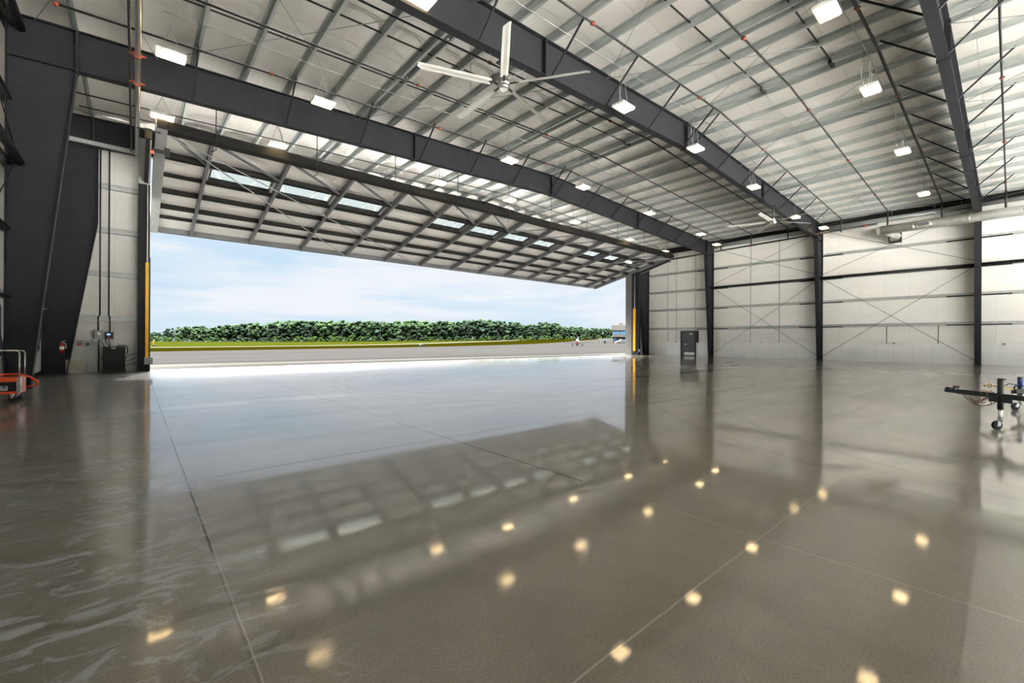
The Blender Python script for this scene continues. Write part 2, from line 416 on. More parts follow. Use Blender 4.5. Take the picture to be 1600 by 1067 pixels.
# man door in the right wall
XW = XR + .02
f = MB().box(XW - .02, XW + .12, 19.34, 19.46, 0, 2.16).box(XW - .02, XW + .12, 18.04, 18.16, 0, 2.16).box(XW - .02, XW + .12, 18.04, 19.46, 2.1, 2.2)
f.box(XW + .0, XW + .1, 17.86, 18.05, 1.18, 2.2)
d = struct(f, 'door_1', 'black')
l = MB().box(XW + .02, XW + .08, 18.16, 19.34, .0, 2.1).build('door_leaf', 'mandoor'); l.parent = d
k = MB().box(XW + .0, XW + .02, 18.2, 19.1, .06, .32).build('kick_plate', 'white'); k.parent = l; k['label'] = 'pale kick plate'
k = MB().box(XW - .06, XW + .02, 18.95, 19.05, .98, 1.06).box(XW - .07, XW - .04, 18.82, 19.05, 1.0, 1.04).build('door_handle', 'silver'); k.parent = l
k = MB().box(XW + .0, XW + .02, 18.4, 18.62, 1.88, 1.97).build('sign', 'white'); k.parent = l

# ------------------------------------------------------------------ portal frames
FW, FT = .26, .025
def rafter_profile(top):
    xs = [-1.2, 4, 10, XC, 24.4, 30.4, 35.6]
    return xs
def column(i, side):
    y = FR[i]; sgn = 1 if side == 'left' else -1
    def X(dx): return XL + dx if side == 'left' else XR - dx
    knee_in, base_in = 1.25, (.42 if i else .58)
    kz = botz(X(knee_in)); tz = roofz(X(0)) 
    lab = {'left': 'left', 'right': 'right'}[side]
    t = thing('steel_column', (X(.2), y, 0), 'charcoal tapered steel column on the %s wall, %s portal frame' % (lab, FN[i]), 'column', 'portal frame columns')
    if i == 0:
        poly = [(X(0), 0), (X(base_in), 0), (X(1.38), 5.65), (X(1.38), kz), (X(knee_in), roofz(X(knee_in))), (X(0), tz)]
        inner = [(X(base_in), 0), (X(1.38), 5.65), (X(1.38), kz)]
    else:
        poly = [(X(0), 0), (X(base_in), 0), (X(knee_in), kz), (X(knee_in), roofz(X(knee_in))), (X(0), tz)]
        inner = [(X(base_in), 0), (X(knee_in), kz)]
    part(MB().prism(poly, 'y', y - .01, y + .01), 'web', 'charcoal', t)
    fl = MB()
    for a, b in zip(inner, inner[1:]): fl.bar((a[0], y, a[1]), (b[0], y, b[1]), FW, FT, up=(1, 0, 0))
    part(fl, 'inner_flange', 'charcoal', t)
    part(MB().box(*sorted((X(0), X(-FT))), y - FW / 2, y + FW / 2, 0, tz), 'outer_flange', 'charcoal', t)
    part(MB().bar((X(0), y, kz - .02 - .0417 * 1.2), (X(1.25), y, kz - .0), FW - .04, .016).bar((X(0), y, tz - .03), (X(1.25), y, roofz(X(1.25)) - .012), FW, FT), 'knee_stiffener', 'charcoal', t)
    part(MB().box(*sorted((X(-.03), X(base_in + .06))), y - .17, y + .17, 0, .025), 'base_plate', 'black', t)
    return t
def rafter(i):
    y = FR[i]
    t = thing('roof_rafter', (XC, y, botz(XC)), 'charcoal steel roof rafter of the %s portal frame, gently peaked' % FN[i], 'roof beam', 'portal frame rafters')
    xa, xb = XL + 1.25, XR - 1.25
    part(MB().prism([(xa, botz(xa)), (XC, botz(XC)), (xb, botz(xb)), (xb, roofz(xb)), (XC, roofz(XC)), (xa, roofz(xa))], 'y', y - .008, y + .008), 'web', 'charcoal', t)
    bf, tf = MB(), MB()
    for a, b in ((xa, XC), (XC, xb)):
        bf.bar((a, y, botz(a)), (b, y, botz(b)), FW, FT); tf.bar((a, y, roofz(a) - .013), (b, y, roofz(b) - .013), FW, FT)
    part(bf, 'bottom_flange', 'charcoal', t); part(tf, 'top_flange', 'charcoal', t)
    for x in (xa, 8.9, XC, XC + 8.4, xb):
        e = .035 if x not in (xa, xb) else .05
        s = part(MB().box(x - e / 2, x + e / 2, y - .15, y + .15, botz(x) - .06, roofz(x) + (.06 if x in (xa, xb) else 0)), 'splice_plate', 'charcoal', t)
        if x == xa and i < 3:
            for z in (botz(x) + .1, botz(x) + .2, roofz(x) - .12, roofz(x) - .22, roofz(x) - .32):
                o = part(MB().tube((x - e / 2 - .04, y - .1, z), (x + e / 2 + .04, y - .1, z), .014, 6), 'bolt', 'charcoal', s)
    return t
for i in range(5):
    column(i, 'left'); column(i, 'right'); rafter(i)

# ------------------------------------------------------------------ purlins
LX = [round(16.95 - 1.3 * k, 3) for k in range(15)]
def purlin_prof(x, s):
    z = roofz(x); h, fl, t_ = .2, .075, .012
    return [(x, z), (x + s * fl, z), (x + s * fl, z + t_), (x + s * t_, z + t_), (x + s * t_, z + h - t_), (x + s * t_, z + h), (x - s * fl, z + h), (x - s * fl, z + h - t_), (x, z + h - t_)]
def purlin(x, s, label):
    o = MB().prism([(a, b) for a, b in purlin_prof(x, s)], 'y', YB, YF + .2).build('roof_purlin', 'galv')
    tag(o, label, 'purlin', 'roof purlins'); return o
for k, x in enumerate(LX):
    purlin(x, 1, 'galvanized roof purlin on the left slope, %s down from the ridge' % ORD[k])
    purlin(2 * XC + .03 - x, -1, 'galvanized roof purlin on the right slope, %s down from the ridge' % ORD[k])
for x, n in ((6.83, 'left slope, near the big ceiling fan'), (13.33, 'left slope, near the ridge'), (2 * XC - 13.33, 'right slope, near the ridge'), (2 * XC - 6.83, 'right slope, near the far fan')):
    o = MB().prism([(a, b) for a, b in purlin_prof(x, 1 if x < XC else -1)], 'y', YB, YF + .2).build('doubled_purlin', 'galv')
    tag(o, 'second galvanized purlin of a close pair on the ' + n, 'purlin', 'paired roof purlins')
for s_, x in (('left', XL - .11), ('right', XR + .11)):
    sg = 1 if s_ == 'left' else -1
    z = roofz(x)
    o = MB().prism([(x, z - .27), (x + sg * .08, z - .27), (x + sg * .08, z - .25), (x + sg * .012, z - .25), (x + sg * .012, z + .2), (x + sg * .08, z + .2), (x + sg * .08, z + .22), (x, z + .22)], 'y', YB, YF).build('eave_strut', 'door_beam')
    tag(o, 'dark eave strut running along the top of the %s wall' % s_, 'eave strut', 'eave struts')

# flange braces from rafter bottoms up to the purlins
bx = [LX[k] for k in range(0, 15, 2)]
bx = sorted(bx + [2 * XC + .03 - x for x in bx])
off = {1: (-1.35,), 2: (-1.35,), 3: (1.35, -1.35), 0: ()}
for i in (1, 2, 3):
    for dy in off[i]:
        n = 0
        for x in bx:
            if x < XL + 1.5 or x > XR - 1.5: continue
            if i == 3 and (x < 10 or abs(x - 17.48) < .1): continue
            y = FR[i]; sd = 'door side' if dy > 0 else 'camera side'
            o = MB().bar((x, y + math.copysign(.12, dy), botz(x) + .03), (x, y + dy, roofz(x) + .05), .045, .045).build('flange_brace', 'charcoal')
            k = n
            side_ = 'left' if x < XC else 'right'
            tag(o, 'dark flange brace on %s rafter, %s, %s from left' % (FN[i], sd, (ORD + ['sixteenth'])[k]), 'brace', 'rafter flange braces'); n += 1

# ------------------------------------------------------------------ rod bracing
def rod(p, q, label, grp, m='charcoal', r=.012):
    o = MB().tube(p, q, r, 6).build('brace_rod', m); tag(o, label, 'brace rod', grp); return o
nd = [-2.0, .5, 6.4, 11.8, XC, 22.6, 28.0, 33.9, 36.5]
bn = {(1, 2): 'far bay', (2, 3): 'middle bay', (3, 4): 'near bay'}
for (a, b), nm in bn.items():
    for k in range(len(nd) - 1):
        x0, x1 = nd[k], nd[k + 1]
        if (a, b) == (3, 4) and x1 < 11: continue
        ya, yb = FR[a] - .1, FR[b] + .1
        rod((x0, ya, roofz(x0) - .12), (x1, yb, roofz(x1) - .12), 'thin roof brace rod, %s, %s from left, slanting left toward door' % (nm, ORD[k]), 'roof brace rods', 'greybox', .009)
        rod((x1, ya, roofz(x1) - .15), (x0, yb, roofz(x0) - .15), 'thin roof brace rod, %s, %s from left, slanting right toward door' % (nm, ORD[k]), 'roof brace rods', 'greybox', .009)
for side, x in (('left', XL + .15), ('right', XR - .10)):
    for (a, b), nm in bn.items():
        ya, yb = FR[a] - .1, FR[b] + .1
        if side == 'right' and (a, b) == (3, 4): continue
        for z0, z1, lv in ((.25, 5.75, 'lower'), (6.05, 9.1, 'upper')):
            rod((x, ya, z0), (x, yb, z1), 'thin steel %s cross brace on %s wall, %s, rising toward camera' % (lv, side, nm), 'wall brace rods')
            rod((x, ya, z1), (x, yb, z0), 'thin steel %s cross brace on %s wall, %s, rising toward the big door' % (lv, side, nm), 'wall brace rods')
# pipe struts between the columns
for (a, b), nm in bn.items():
    ya, yb = FR[a] - .02, FR[b] + .02
    for side, x in (('left', -2.23), ('right', XR - .3)):
        for z, r, lv in ((5.78, .09, 'middle'), (9.2, .10, 'top')):
            if side == 'right' and lv == 'top': r = .16 if a < 3 else .12
            m = 'charcoal' if (side == 'left' or lv == 'middle') else 'galv'
            o = MB().tube((x, ya, z), (x, yb, z), r, 14).build('strut_pipe', m)
            tag(o, 'round %s steel strut pipe at %s height on %s wall, %s' % ('charcoal' if m == 'charcoal' else 'grey', lv, side, nm), 'strut pipe', 'wall strut pipes')

# sag bridging
for yy, nm in ((14.1 - .5, 'far bay, door side'), (11.7, 'far bay, camera side'), (5.95, 'middle bay, door side'), (3.9, 'middle bay, camera side')):
    b = MB()
    xs = sorted(LX)
    for x0, x1 in zip(xs, xs[1:]): b.bar((x0 + .09, yy, roofz(x0) + .10), (x1 - .03, yy, roofz(x1) + .10), .035, .035)
    b.box(16.95, 17.35, yy - .05, yy + .05, roofz(17) - .02, roofz(17) + .1)
    o = b.build('purlin_bridging', 'blackpipe'); tag(o, 'line of short black bridging bars between purlins, ' + nm, 'bridging', 'purlin bridging lines')
for yy, nm in ((14.0, 'far'), (6.0, 'middle')):
    b = MB()
    xs = sorted(2 * XC + .03 - x for x in LX)
    for x0, x1 in zip(xs, xs[1:]): b.tube((x0 + .02, yy, roofz(x0) + .08), (x1 - .02, yy, roofz(x1) + .08), .010, 6)
    o = b.build('sag_rod', 'galv'); tag(o, 'thin grey sag rod line across right roof slope, %s bay' % nm, 'sag rod', 'sag rods')

# ------------------------------------------------------------------ sprinkler pipes
SP = [(20.3, .022), (21.4, .02), (15.25, .03), (13.0, .03), (10.55, .03), (7.45, .03), (5.1, .03), (2.7, .042), (.25, .03)]
heads = MB().tube((0, 0, 0), (0, 0, .10), .012, 6).tube((0, 0, .10), (0, 0, .12), .03, 8).build('sprinkler_head', 'silver')
coup = MB().tube((-.05, 0, 0), (.05, 0, 0), .05, 10).box(-.02, .02, -.07, .07, -.015, .015).build('coupling', 'orange_coupling')
COL.objects.unlink(heads); COL.objects.unlink(coup)
for j, (y, r) in enumerate(SP):
    t = thing('sprinkler_pipe', (-1.5, y, roofz(-1.5) - .18), 'black sprinkler branch pipe under the purlins, %s back from the big door' % ORD[j], 'sprinkler pipe', 'sprinkler branch pipes')
    p = MB(); zz = lambda x: roofz(x) - .16
    xe = 35.25 if j > 1 else 34.8
    p.path([(-1.5, y, zz(-1.5)), (XC, y, zz(XC)), (xe, y, zz(xe))], r, 8)
    part(p, 'pipe', 'blackpipe', t)
    for x in [-1.5 + .03] + [1.0 + 6.1 * k + (j % 3) * 1.1 for k in range(6)]:
        if x > 34 or r < .025: continue
        o = coup.copy(); COL.objects.link(o); o.parent = t; o.location = (x + 1.5, 0, zz(x) - t.location.z)
    for x in [.6 + 3.05 * k for k in range(12)]:
        if x > 34.5: continue
        o = heads.copy(); COL.objects.link(o); o.parent = t; o.location = (x + 1.5, 0, zz(x) - t.location.z)
    if j > 1:
        part(MB().tube((xe, y, zz(xe) + .05), (xe, y, 8.55), .045, 8), 'drop_pipe', 'blackpipe', t)
# sidewall drops in front of the door header
for k in range(10):
    x = 2.2 + 3.48 * k
    if x > 35: continue
    y = 18.9
    b = MB().tube((x, y, roofz(x) + .19), (x, y, 8.12), .016, 6).tube((x, y, 8.12), (x - .08, y - .05, 8.03), .014, 6).tube((x - .08, y - .05, 8.03), (x - .14, y - .09, 8.01), .022, 6)
    o = b.build('sprinkler_drop', 'blackpipe'); tag(o, 'thin black vertical sprinkler drop before the door beam, %s from the left' % ORD[k], 'sprinkler drop', 'sprinkler drops')
# mains
t = thing('sprinkler_main', (35.28, 22.8, 8.4), 'black sprinkler main pipe running high along the right wall', 'sprinkler main')
part(MB().path([(35.28, 22.8, 8.32), (35.28, 14, 8.56), (35.28, 5.6, 8.75)], .06, 10), 'pipe', 'blackpipe', t)
for y in (9.35, 13.0, 6.2): part(MB().tube((35.28, y - .09, 8.56 + (14 - y) * .0226), (35.28, y + .09, 8.56 + (14 - y) * .0226), .085, 10), 'coupling', 'orange_coupling', t)
t = thing('sprinkler_main', (.03, 22, 8.45), 'silver sprinkler main pipe with orange clamps running overhead at left', 'sprinkler main')
part(MB().path([(.04, 22.4, 8.42), (.03, -6.7, 8.42)], .058, 12), 'pipe', 'silver', t)
part(MB().path([(-.12, 22.2, 8.50), (-.12, -6.7, 8.50)], .03, 8), 'conduit', 'blackpipe', t)
for y in (16.03, 14.45):
    part(MB().tube((.03, y - .04, 8.42), (.03, y + .04, 8.42), .085, 12).box(-.14, .20, y - .03, y + .03, 8.40, 8.44), 'coupling', 'orange_coupling', t)
part(MB().bar((.03, 19.2, 8.35), (.65, 19.2, 8.35), .04, .04), 'support_arm', 'black', t)

# ------------------------------------------------------------------ lights
lamps = [(.72, 15.0), (4.6, 14.7), (4.8, 8.75), (.7, 19.3), (4.25, 19.05), (11.2, 18.4), (12.05, 14.1), (15.5, 18.1), (16.9, 14.1), (21.5, 18.6), (23.3, 14.3), (28.2, 19.0), (34.2, 19.5), (12.1, 8.4), (16.85, 8.3), (23.2, 8.45), (30.7, 8.8), (30.6, 14.65), (34.8, 15.4), (35.0, 8.35), (12.1, 2.85), (16.85, 2.85), (23.3, 2.92), (30.8, 3.03), (4.8, 3.0), (4.8, -3.), (12, -3.), (23, -3), (31, -3), ]
seen = 24
def lampset(x, y, label):
    z = 8.93
    t = thing('high_bay_light', (x, y, z), label, 'ceiling light', 'high bay lights')
    h = MB().box(x - .33, x + .33, y - .22, y + .22, z + .02, z + .09).box(x - .12, x + .12, y - .12, y + .12, z + .09, z + .15)
    part(h, 'housing', 'fixture', t)
    part(MB().box(x - .30, x + .30, y - .19, y + .19, z, z + .02), 'lens', 'led', t)
    zr = roofz(x)
    part(MB().tube((x - .25, y, z + .1), (x, y, zr), .006, 5).tube((x + .25, y, z + .1), (x, y, zr), .006, 5).tube((x, y, zr), (x, y, zr + .12), .012, 5), 'hanger_wire', 'greybox', t)
    if 2 < x < 34:
        pts = [(x + .1, y + .1, z + .14), (x + .2, y + .2, z + .35), (x + .16, y + .26, z + .62), (x + .05, y + .2, zr - .1), (x, y + .15, zr + .02)]
        part(MB().path(pts, .011, 5), 'power_cord', 'greybox', t)
    return t
rows = {}
for i, (x, y) in enumerate(lamps): rows.setdefault(0 if y > 17.5 else 1 if y > 12 else 2 if y > 6 else 3 if y > 0 else 4 if y > -5 else 5, []).append((x, y))
rn = ['row beyond the far rafter', 'row behind the far rafter', 'row by the middle rafter', 'row by the near rafter', 'rear row', 'rearmost row']
for r_, L in rows.items():
    for k, (x, y) in enumerate(sorted(L)):
        lampset(x, y, 'warm LED high bay light, %s, %s from left' % (rn[r_], ORD[k]))
# conduits the lamps hang from
for yy, nm in ((14.2, 'far'), (8.5 - .2, 'middle'), (3.0, 'near')):
    b = MB().path([(.5, yy, roofz(.5) - .03), (XC, yy, roofz(XC) - .03), (35, yy, roofz(35) - .03)], .010, 6)
    o = b.build('light_conduit', 'greybox'); tag(o, 'thin grey electrical conduit under purlins, %s lamp row' % nm, 'conduit', 'lamp conduits')

# ------------------------------------------------------------------ big ceiling fans
def fan(x, y, z, label, a0):
    t = thing('ceiling_fan', (x, y, z), label, 'ceiling fan', 'large ceiling fans')
    part(MB().tube((x, y, z + .1), (x, y, botz(x) - .02), .04, 10).box(x - .16, x + .16, y - .14, y + .14, botz(x) - .05, botz(x) - .014), 'down_rod', 'black', t)
    hub = MB().tube((x, y, z - .03), (x, y, z + .09), .17, 20).tube((x, y, z - .12), (x, y, z - .03), .11, 16, .17).tube((x, y, z + .09), (x, y, z + .2), .1, 16)
    part(hub, 'motor_hub', 'silver', t)
    for k in range(5):
        a = rad(a0 + 72 * k); d = Vector((math.cos(a), math.sin(a), 0)); n = Vector((-d.y, d.x, 0)); c0 = Vector((x, y, z + .02))
        arm = MB().bar(c0 + d * .15, c0 + d * .42, .06, .02)
        bl = MB(); vs = []
        for s_, wd, dz in ((.36, .10, 0), (1.2, .105, .0), (2.22, .09, .0), (2.32, .03, .0)):
            p = c0 + d * s_
            for u, h in ((-1, -.028), (-.4, .012), (.4, .02), (1, .028), (.4, .0), (-.4, -.006)):
                vs.append(p + n * (u * wd if s_ < 2.3 else (u * .05 + .05)) + Vector((0, 0, h + dz)))
        fs = [(6 * i + j, 6 * i + (j + 1) % 6, 6 * i + 6 + (j + 1) % 6, 6 * i + 6 + j) for i in range(3) for j in range(6)] + [tuple(range(6)), tuple(range(18, 24))]
        bl._add(vs, fs)
        o = part(bl, 'fan_blade', 'fanblade', t)
        part(arm, 'blade_arm', 'black', o)
    g = MB()
    for k in range(4):
        a = rad(45 + 90 * k); g.tube((x, y, z + .12), (x + .9 * math.cos(a), y + .9 * math.sin(a) * .2, botz(x) - .02), .004, 4)
    part(g, 'guy_wire', 'greybox', t)
    return t
fan(7.56, 9.1, 8.24, 'large five-blade white ceiling fan under the middle rafter, nearest', 16)
fan(26.94, 8.79, 7.98, 'large five-blade ceiling fan farther off near the right wall', 38)

# ------------------------------------------------------------------ wall girts (right, left, front-left, front-right)
GZ = [2.32, 4.03, 5.68, 7.33]
names = ['lowest', 'second lowest', 'second highest', 'highest']
def girt_yz(x, s, z, y0, y1):
    return MB().prism([(x, z), (x - s * .20, z), (x - s * .20, z + .02), (x - s * .012, z + .02), (x - s * .012, z + .018), (x - s * .2, z + .018)], 'y', y0, y1)
for side, x, s in (('right', XR + .10, 1), ('left', XL - .10, -1)):
    for z, nm in zip(GZ, names):
        t = thing('wall_girt', (x, 22.9, z), 'galvanized horizontal girt along the %s wall, %s' % (side, nm), 'girt', 'wall girts')
        b = MB().box(*sorted((x, x - s * .02)), YB, 22.95, z, z + .2).box(*sorted((x - s * .02, x - s * .17)), YB, 22.95, z, z + .012).box(*sorted((x - s * .155, x - s * .17)), YB, 22.95, z, z + .03)
        part(b, 'channel', 'girt', t)
        for i in (1, 2, 3):
            y = FR[i]; part(MB().box(*sorted((x - s * .0, x - s * .185)), y - 1.3, y + 1.3, z - .01, z + .005).box(*sorted((x - s * .17, x - s * .185)), y - 1.3, y + 1.3, z - .01, z + .05), 'lap_piece', 'charcoal', t, 'darker lap piece at a column')
for side, x0, x1 in (('left of', XL, .08), ('right of', 35.35, XR)):
    for z, nm in zip((2.08, 3.77, 5.45, 7.14, 8.75), names + ['topmost']):
        b = MB().box(x0, x1, YF - .03, YF, z - .1, z + .1).box(x0, x1, YF - .19, YF - .03, z + .085, z + .1).box(x0, x1, YF - .19, YF - .175, z + .05, z + .1).box(x0, x1, YF - .19, YF - .03, z - .1, z - .088)
        o = b.build('wall_girt', 'girt'); tag(o, 'short galvanized girt on the door wall, %s the opening, %s' % (side, nm), 'girt', 'front wall girts')
# vertical conduits on the right wall
for y, z0, nm in ((13.55, 1.2, 'left one in the second bay'), (11.53, 1.2, 'right one in the second bay'), (18.0, 2.3, 'right of the grey door'), (19.75, 1.2, 'left of the grey door'), (20.6, 1.2, 'nearest the hangar door')):
    o = MB().tube((XR - .17, y, z0), (XR - .17, y, 9.3), .022, 6).build('wall_conduit', 'greybox'); tag(o, 'thin vertical conduit on the right wall, ' + nm, 'conduit', 'right wall conduits')
for y, nm in ((5.35, 'left'), (2.95, 'right')):
    o = MB().tube((XR - .02, y, 1.2), (XR - .02, y, 2.32), .02, 6).build('wall_conduit', 'blackpipe'); tag(o, 'short conduit stub above white liner panel, third bay, ' + nm, 'conduit', 'conduit stubs')
for y, nm in ((15.6, 'beyond the far column'), (12.8, 'second bay'), (19.9, 'beside the grey door'), (5.0, 'third bay'), (.3, 'right of the nearest column')):
    o = MB().box(XR - .02, XR + .06, y - .05, y + .05, 1.17, 1.27).box(XR - .03, XR - .02, y - .03, y + .03, 1.19, 1.25).build('wall_outlet', 'greybox'); tag(o, 'small grey outlet box on the right wall liner, ' + nm, 'outlet box', 'outlet boxes')

# ------------------------------------------------------------------ air duct along the right wall
t = thing('air_duct', (35.25, 5.4, 8.25), 'round galvanized air duct along the top of the right wall', 'air duct')
part(MB().tube((35.25, 5.45, 8.27), (35.25, -6.5, 8.27), .27, 20), 'duct', 'duct', t)
for y in (3.9, 1.6, -.9): part(MB().tube((35.25, y - .02, 8.27), (35.25, y + .02, 8.27), .285, 20), 'joint_band', 'silver', t)
part(MB().tube((35.25, 5.25, 8.27), (36.2, 4.75, 7.95), .24, 16, .2), 'elbow', 'duct', t)
part(MB().ball((35.25, 5.45, 8.27), .27, 16), 'end_cap', 'duct', t)
for y in (3.45, -.6):
    v = part(MB().box(34.94, 35.02, y - .28, y + .28, 8.13, 8.38), 'air_vent', 'duct', t)
    part(MB().box(34.925, 34.945, y - .24, y + .24, 8.16, 8.35), 'grille', 'mandoor', v)
for y in (4.9, 3.0, 1.9, -.6): part(MB().tube((35.25, y, 8.5), (35.25, y, roofz(35.25)), .008, 5), 'hanger', 'greybox', t)
t = thing('wall_damper', (36.5, 4.9, 7.7), 'square duct collar in a dark frame on the right wall', 'duct collar')
part(MB().box(36.2, 36.68, 4.68, 5.12, 7.75, 8.2), 'collar', 'duct', t)
f = MB().box(36.3, 36.66, 4.60, 4.66, 7.65, 8.45).box(36.3, 36.66, 5.14, 5.2, 7.65, 8.45).box(36.3, 36.66, 4.6, 5.2, 7.63, 7.7)
part(f, 'frame', 'black', t)
part(MB().box(36.5, 36.56, 4.62, 4.65, 7.33, 7.65).box(36.5, 36.56, 5.16, 5.19, 7.33, 7.65), 'support_leg', 'galv', t)

# ------------------------------------------------------------------ the open tilt-up hangar door
P0 = Vector((0, 19.3, 8.45)); T = Vector((0, 27.62 - 19.3, 6.5 - 8.45)).normalized(); N = Vector((0, -T.z, T.y)) * 1.0
if N.z < 0: N = -N
BL = math.hypot(27.62 - 19.3, 6.5 - 8.45)
def D(a, b, c): return Vector((a, 0, 0)) + P0 + T * b + N * c
def dbox(mb, a0, a1, b0, b1, c0, c1):
    vs = [D(a, b, c) for a in (a0, a1) for b in (b0, b1) for c in (c0, c1)]
    return mb._add(vs, [(0, 1, 3, 2), (4, 6, 7, 5), (0, 4, 5, 1), (2, 3, 7, 6), (0, 2, 6, 4), (1, 5, 7, 3)])
def dbar(mb, p, q, w, h): return mb.bar(D(*p), D(*q), w, h, up=N)
door = thing('hangar_door', (17.9, 22.9, 7.6), 'huge tilt-up hangar door, swung open overhead above the opening', 'hangar door')
A0, A1 = .70, 35.05
RB = [2.16 + 2.622 * k for k in range(13)]
edges = [A0 + .18] + RB + [A1 - .12]
wins = (1, 2, 3, 5, 6, 7, 8, 10, 11, 12)
sk = MB()
WB0, WB1 = 1.86, 3.1
dbox(sk, A0 - .1, A1 + .05, 0, WB0, .30, .40); dbox(sk, A0 - .1, A1 + .05, WB1, BL, .30, .40)
for k in range(14):
    a, b = edges[k], edges[k + 1]
    if k == 0: a = A0 - .1
    if k == 13: b = A1 + .05
    if k in wins:
        dbox(sk, a, a + .16, WB0, WB1, .30, .40); dbox(sk, b - .16, b, WB0, WB1, .30, .40)
    else: dbox(sk, a, b, WB0, WB1, .30, .40)
part(sk, 'door_skin', 'door_skin', door, 'cream insulated skin panels')
for k in wins:
    a, b = edges[k] + .16, edges[k + 1] - .16
    f = MB()
    dbox(f, a, b, WB0, WB0 + .05, .27, .42); dbox(f, a, b, WB1 - .05, WB1, .27, .42); dbox(f, a, a + .05, WB0, WB1, .27, .42); dbox(f, b - .05, b, WB0, WB1, .27, .42)
    w_ = part(f, 'window_frame', 'black', door)
    g = MB(); dbox(g, a + .04, b - .04, WB0 + .04, WB1 - .04, .36, .37); part(g, 'window_pane', 'glass', w_)
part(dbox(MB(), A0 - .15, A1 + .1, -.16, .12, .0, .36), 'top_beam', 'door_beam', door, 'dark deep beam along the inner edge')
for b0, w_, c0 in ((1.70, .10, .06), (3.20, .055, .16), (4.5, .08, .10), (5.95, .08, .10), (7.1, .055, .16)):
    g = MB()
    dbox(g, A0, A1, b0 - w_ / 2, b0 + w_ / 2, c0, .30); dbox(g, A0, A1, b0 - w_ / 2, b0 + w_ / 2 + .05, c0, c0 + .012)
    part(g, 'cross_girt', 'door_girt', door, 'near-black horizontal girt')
part(dbox(MB(), A0 - .1, A1 + .05, BL - .10, BL, .02, .42), 'bottom_rail', 'door_steel', door)
for k, a in enumerate(RB): part(dbox(MB(), a - .055, a + .055, .05, BL - .02, 0, .28), 'rib', 'door_steel', door)
part(dbox(MB(), A0 - .18, A0 + .14, -.16, BL, -.01, .42), 'end_rib', 'jamblight', door, 'pale grey left end rib')
part(dbox(MB(), A1 - .10, A1 + .12, -.16, BL, -.01, .42), 'end_rib', 'door_steel', door)
for k in range(1, 14):
    a, b = edges[k - 1], edges[k]
    if k <= 7: p, q = (a + .05 if k > 1 else a, .12, .10), (b - .05, 1.68, .10)
    else: p, q = (a + .05, 1.68, .10), (b - .05, .12, .10)
    m = MB(); dbar(m, p, q, .055 if k <= 7 else .03, .07)
    if k <= 7: dbar(m, (p[0] + .1, p[1], .1), (q[0] + .02, q[1] - .08, .1), .03, .05)
    part(m, 'diagonal_strut', 'door_steel', door)
for k in (13,):
    m = MB(); dbar(m, (edges[13] + .05, 1.68, .1), (edges[14], .12, .1), .03, .07); part(m, 'diagonal_strut', 'door_steel', door)
for p, q in (((A0 + .2, .1, -.02), (RB[3], BL - .1, -.02)), ((A0 + .3, .1, -.03), (RB[5], BL - .1, -.03)), ((A1 - .2, .1, -.02), (RB[9], BL - .1, -.02)), ((A1 - .3, .1, -.03), (RB[7], BL - .1, -.03))):
    m = MB(); dbar(m, p, q, .05, .02); part(m, 'tie_strap', 'jamblight', door)
# truss on the outer face, glimpsed through the windows
tr = MB()
dbar(tr, (A0, 2.6, 1.5), (A1, 2.6, 1.5), .1, .1); dbar(tr, (A0, .6, .5), (A1, .6, .5), .1, .1); dbar(tr, (A0, 5, .5), (A1, 5, .5), .1, .1)
for k in range(13):
    a = RB[k]
    dbar(tr, (a, .6, .42), (a, 2.6, 1.5), .09, .09); dbar(tr, (a, 5, .42), (a, 2.6, 1.5), .09, .09)
    if k < 12:
        n_ = RB[k + 1]
        dbar(tr, (a, 2.6, 1.5), ((a + n_) / 2, .6, .42), .08, .08); dbar(tr, ((a + n_) / 2, .6, .42), (n_, 2.6, 1.5), .05, .05)
        dbar(tr, (a, 2.6, 1.5), ((a + n_) / 2, 5, .42), .08, .08); dbar(tr, ((a + n_) / 2, 5, .42), (n_, 2.6, 1.5), .05, .05)
part(tr, 'outer_truss', 'door_steel', door)

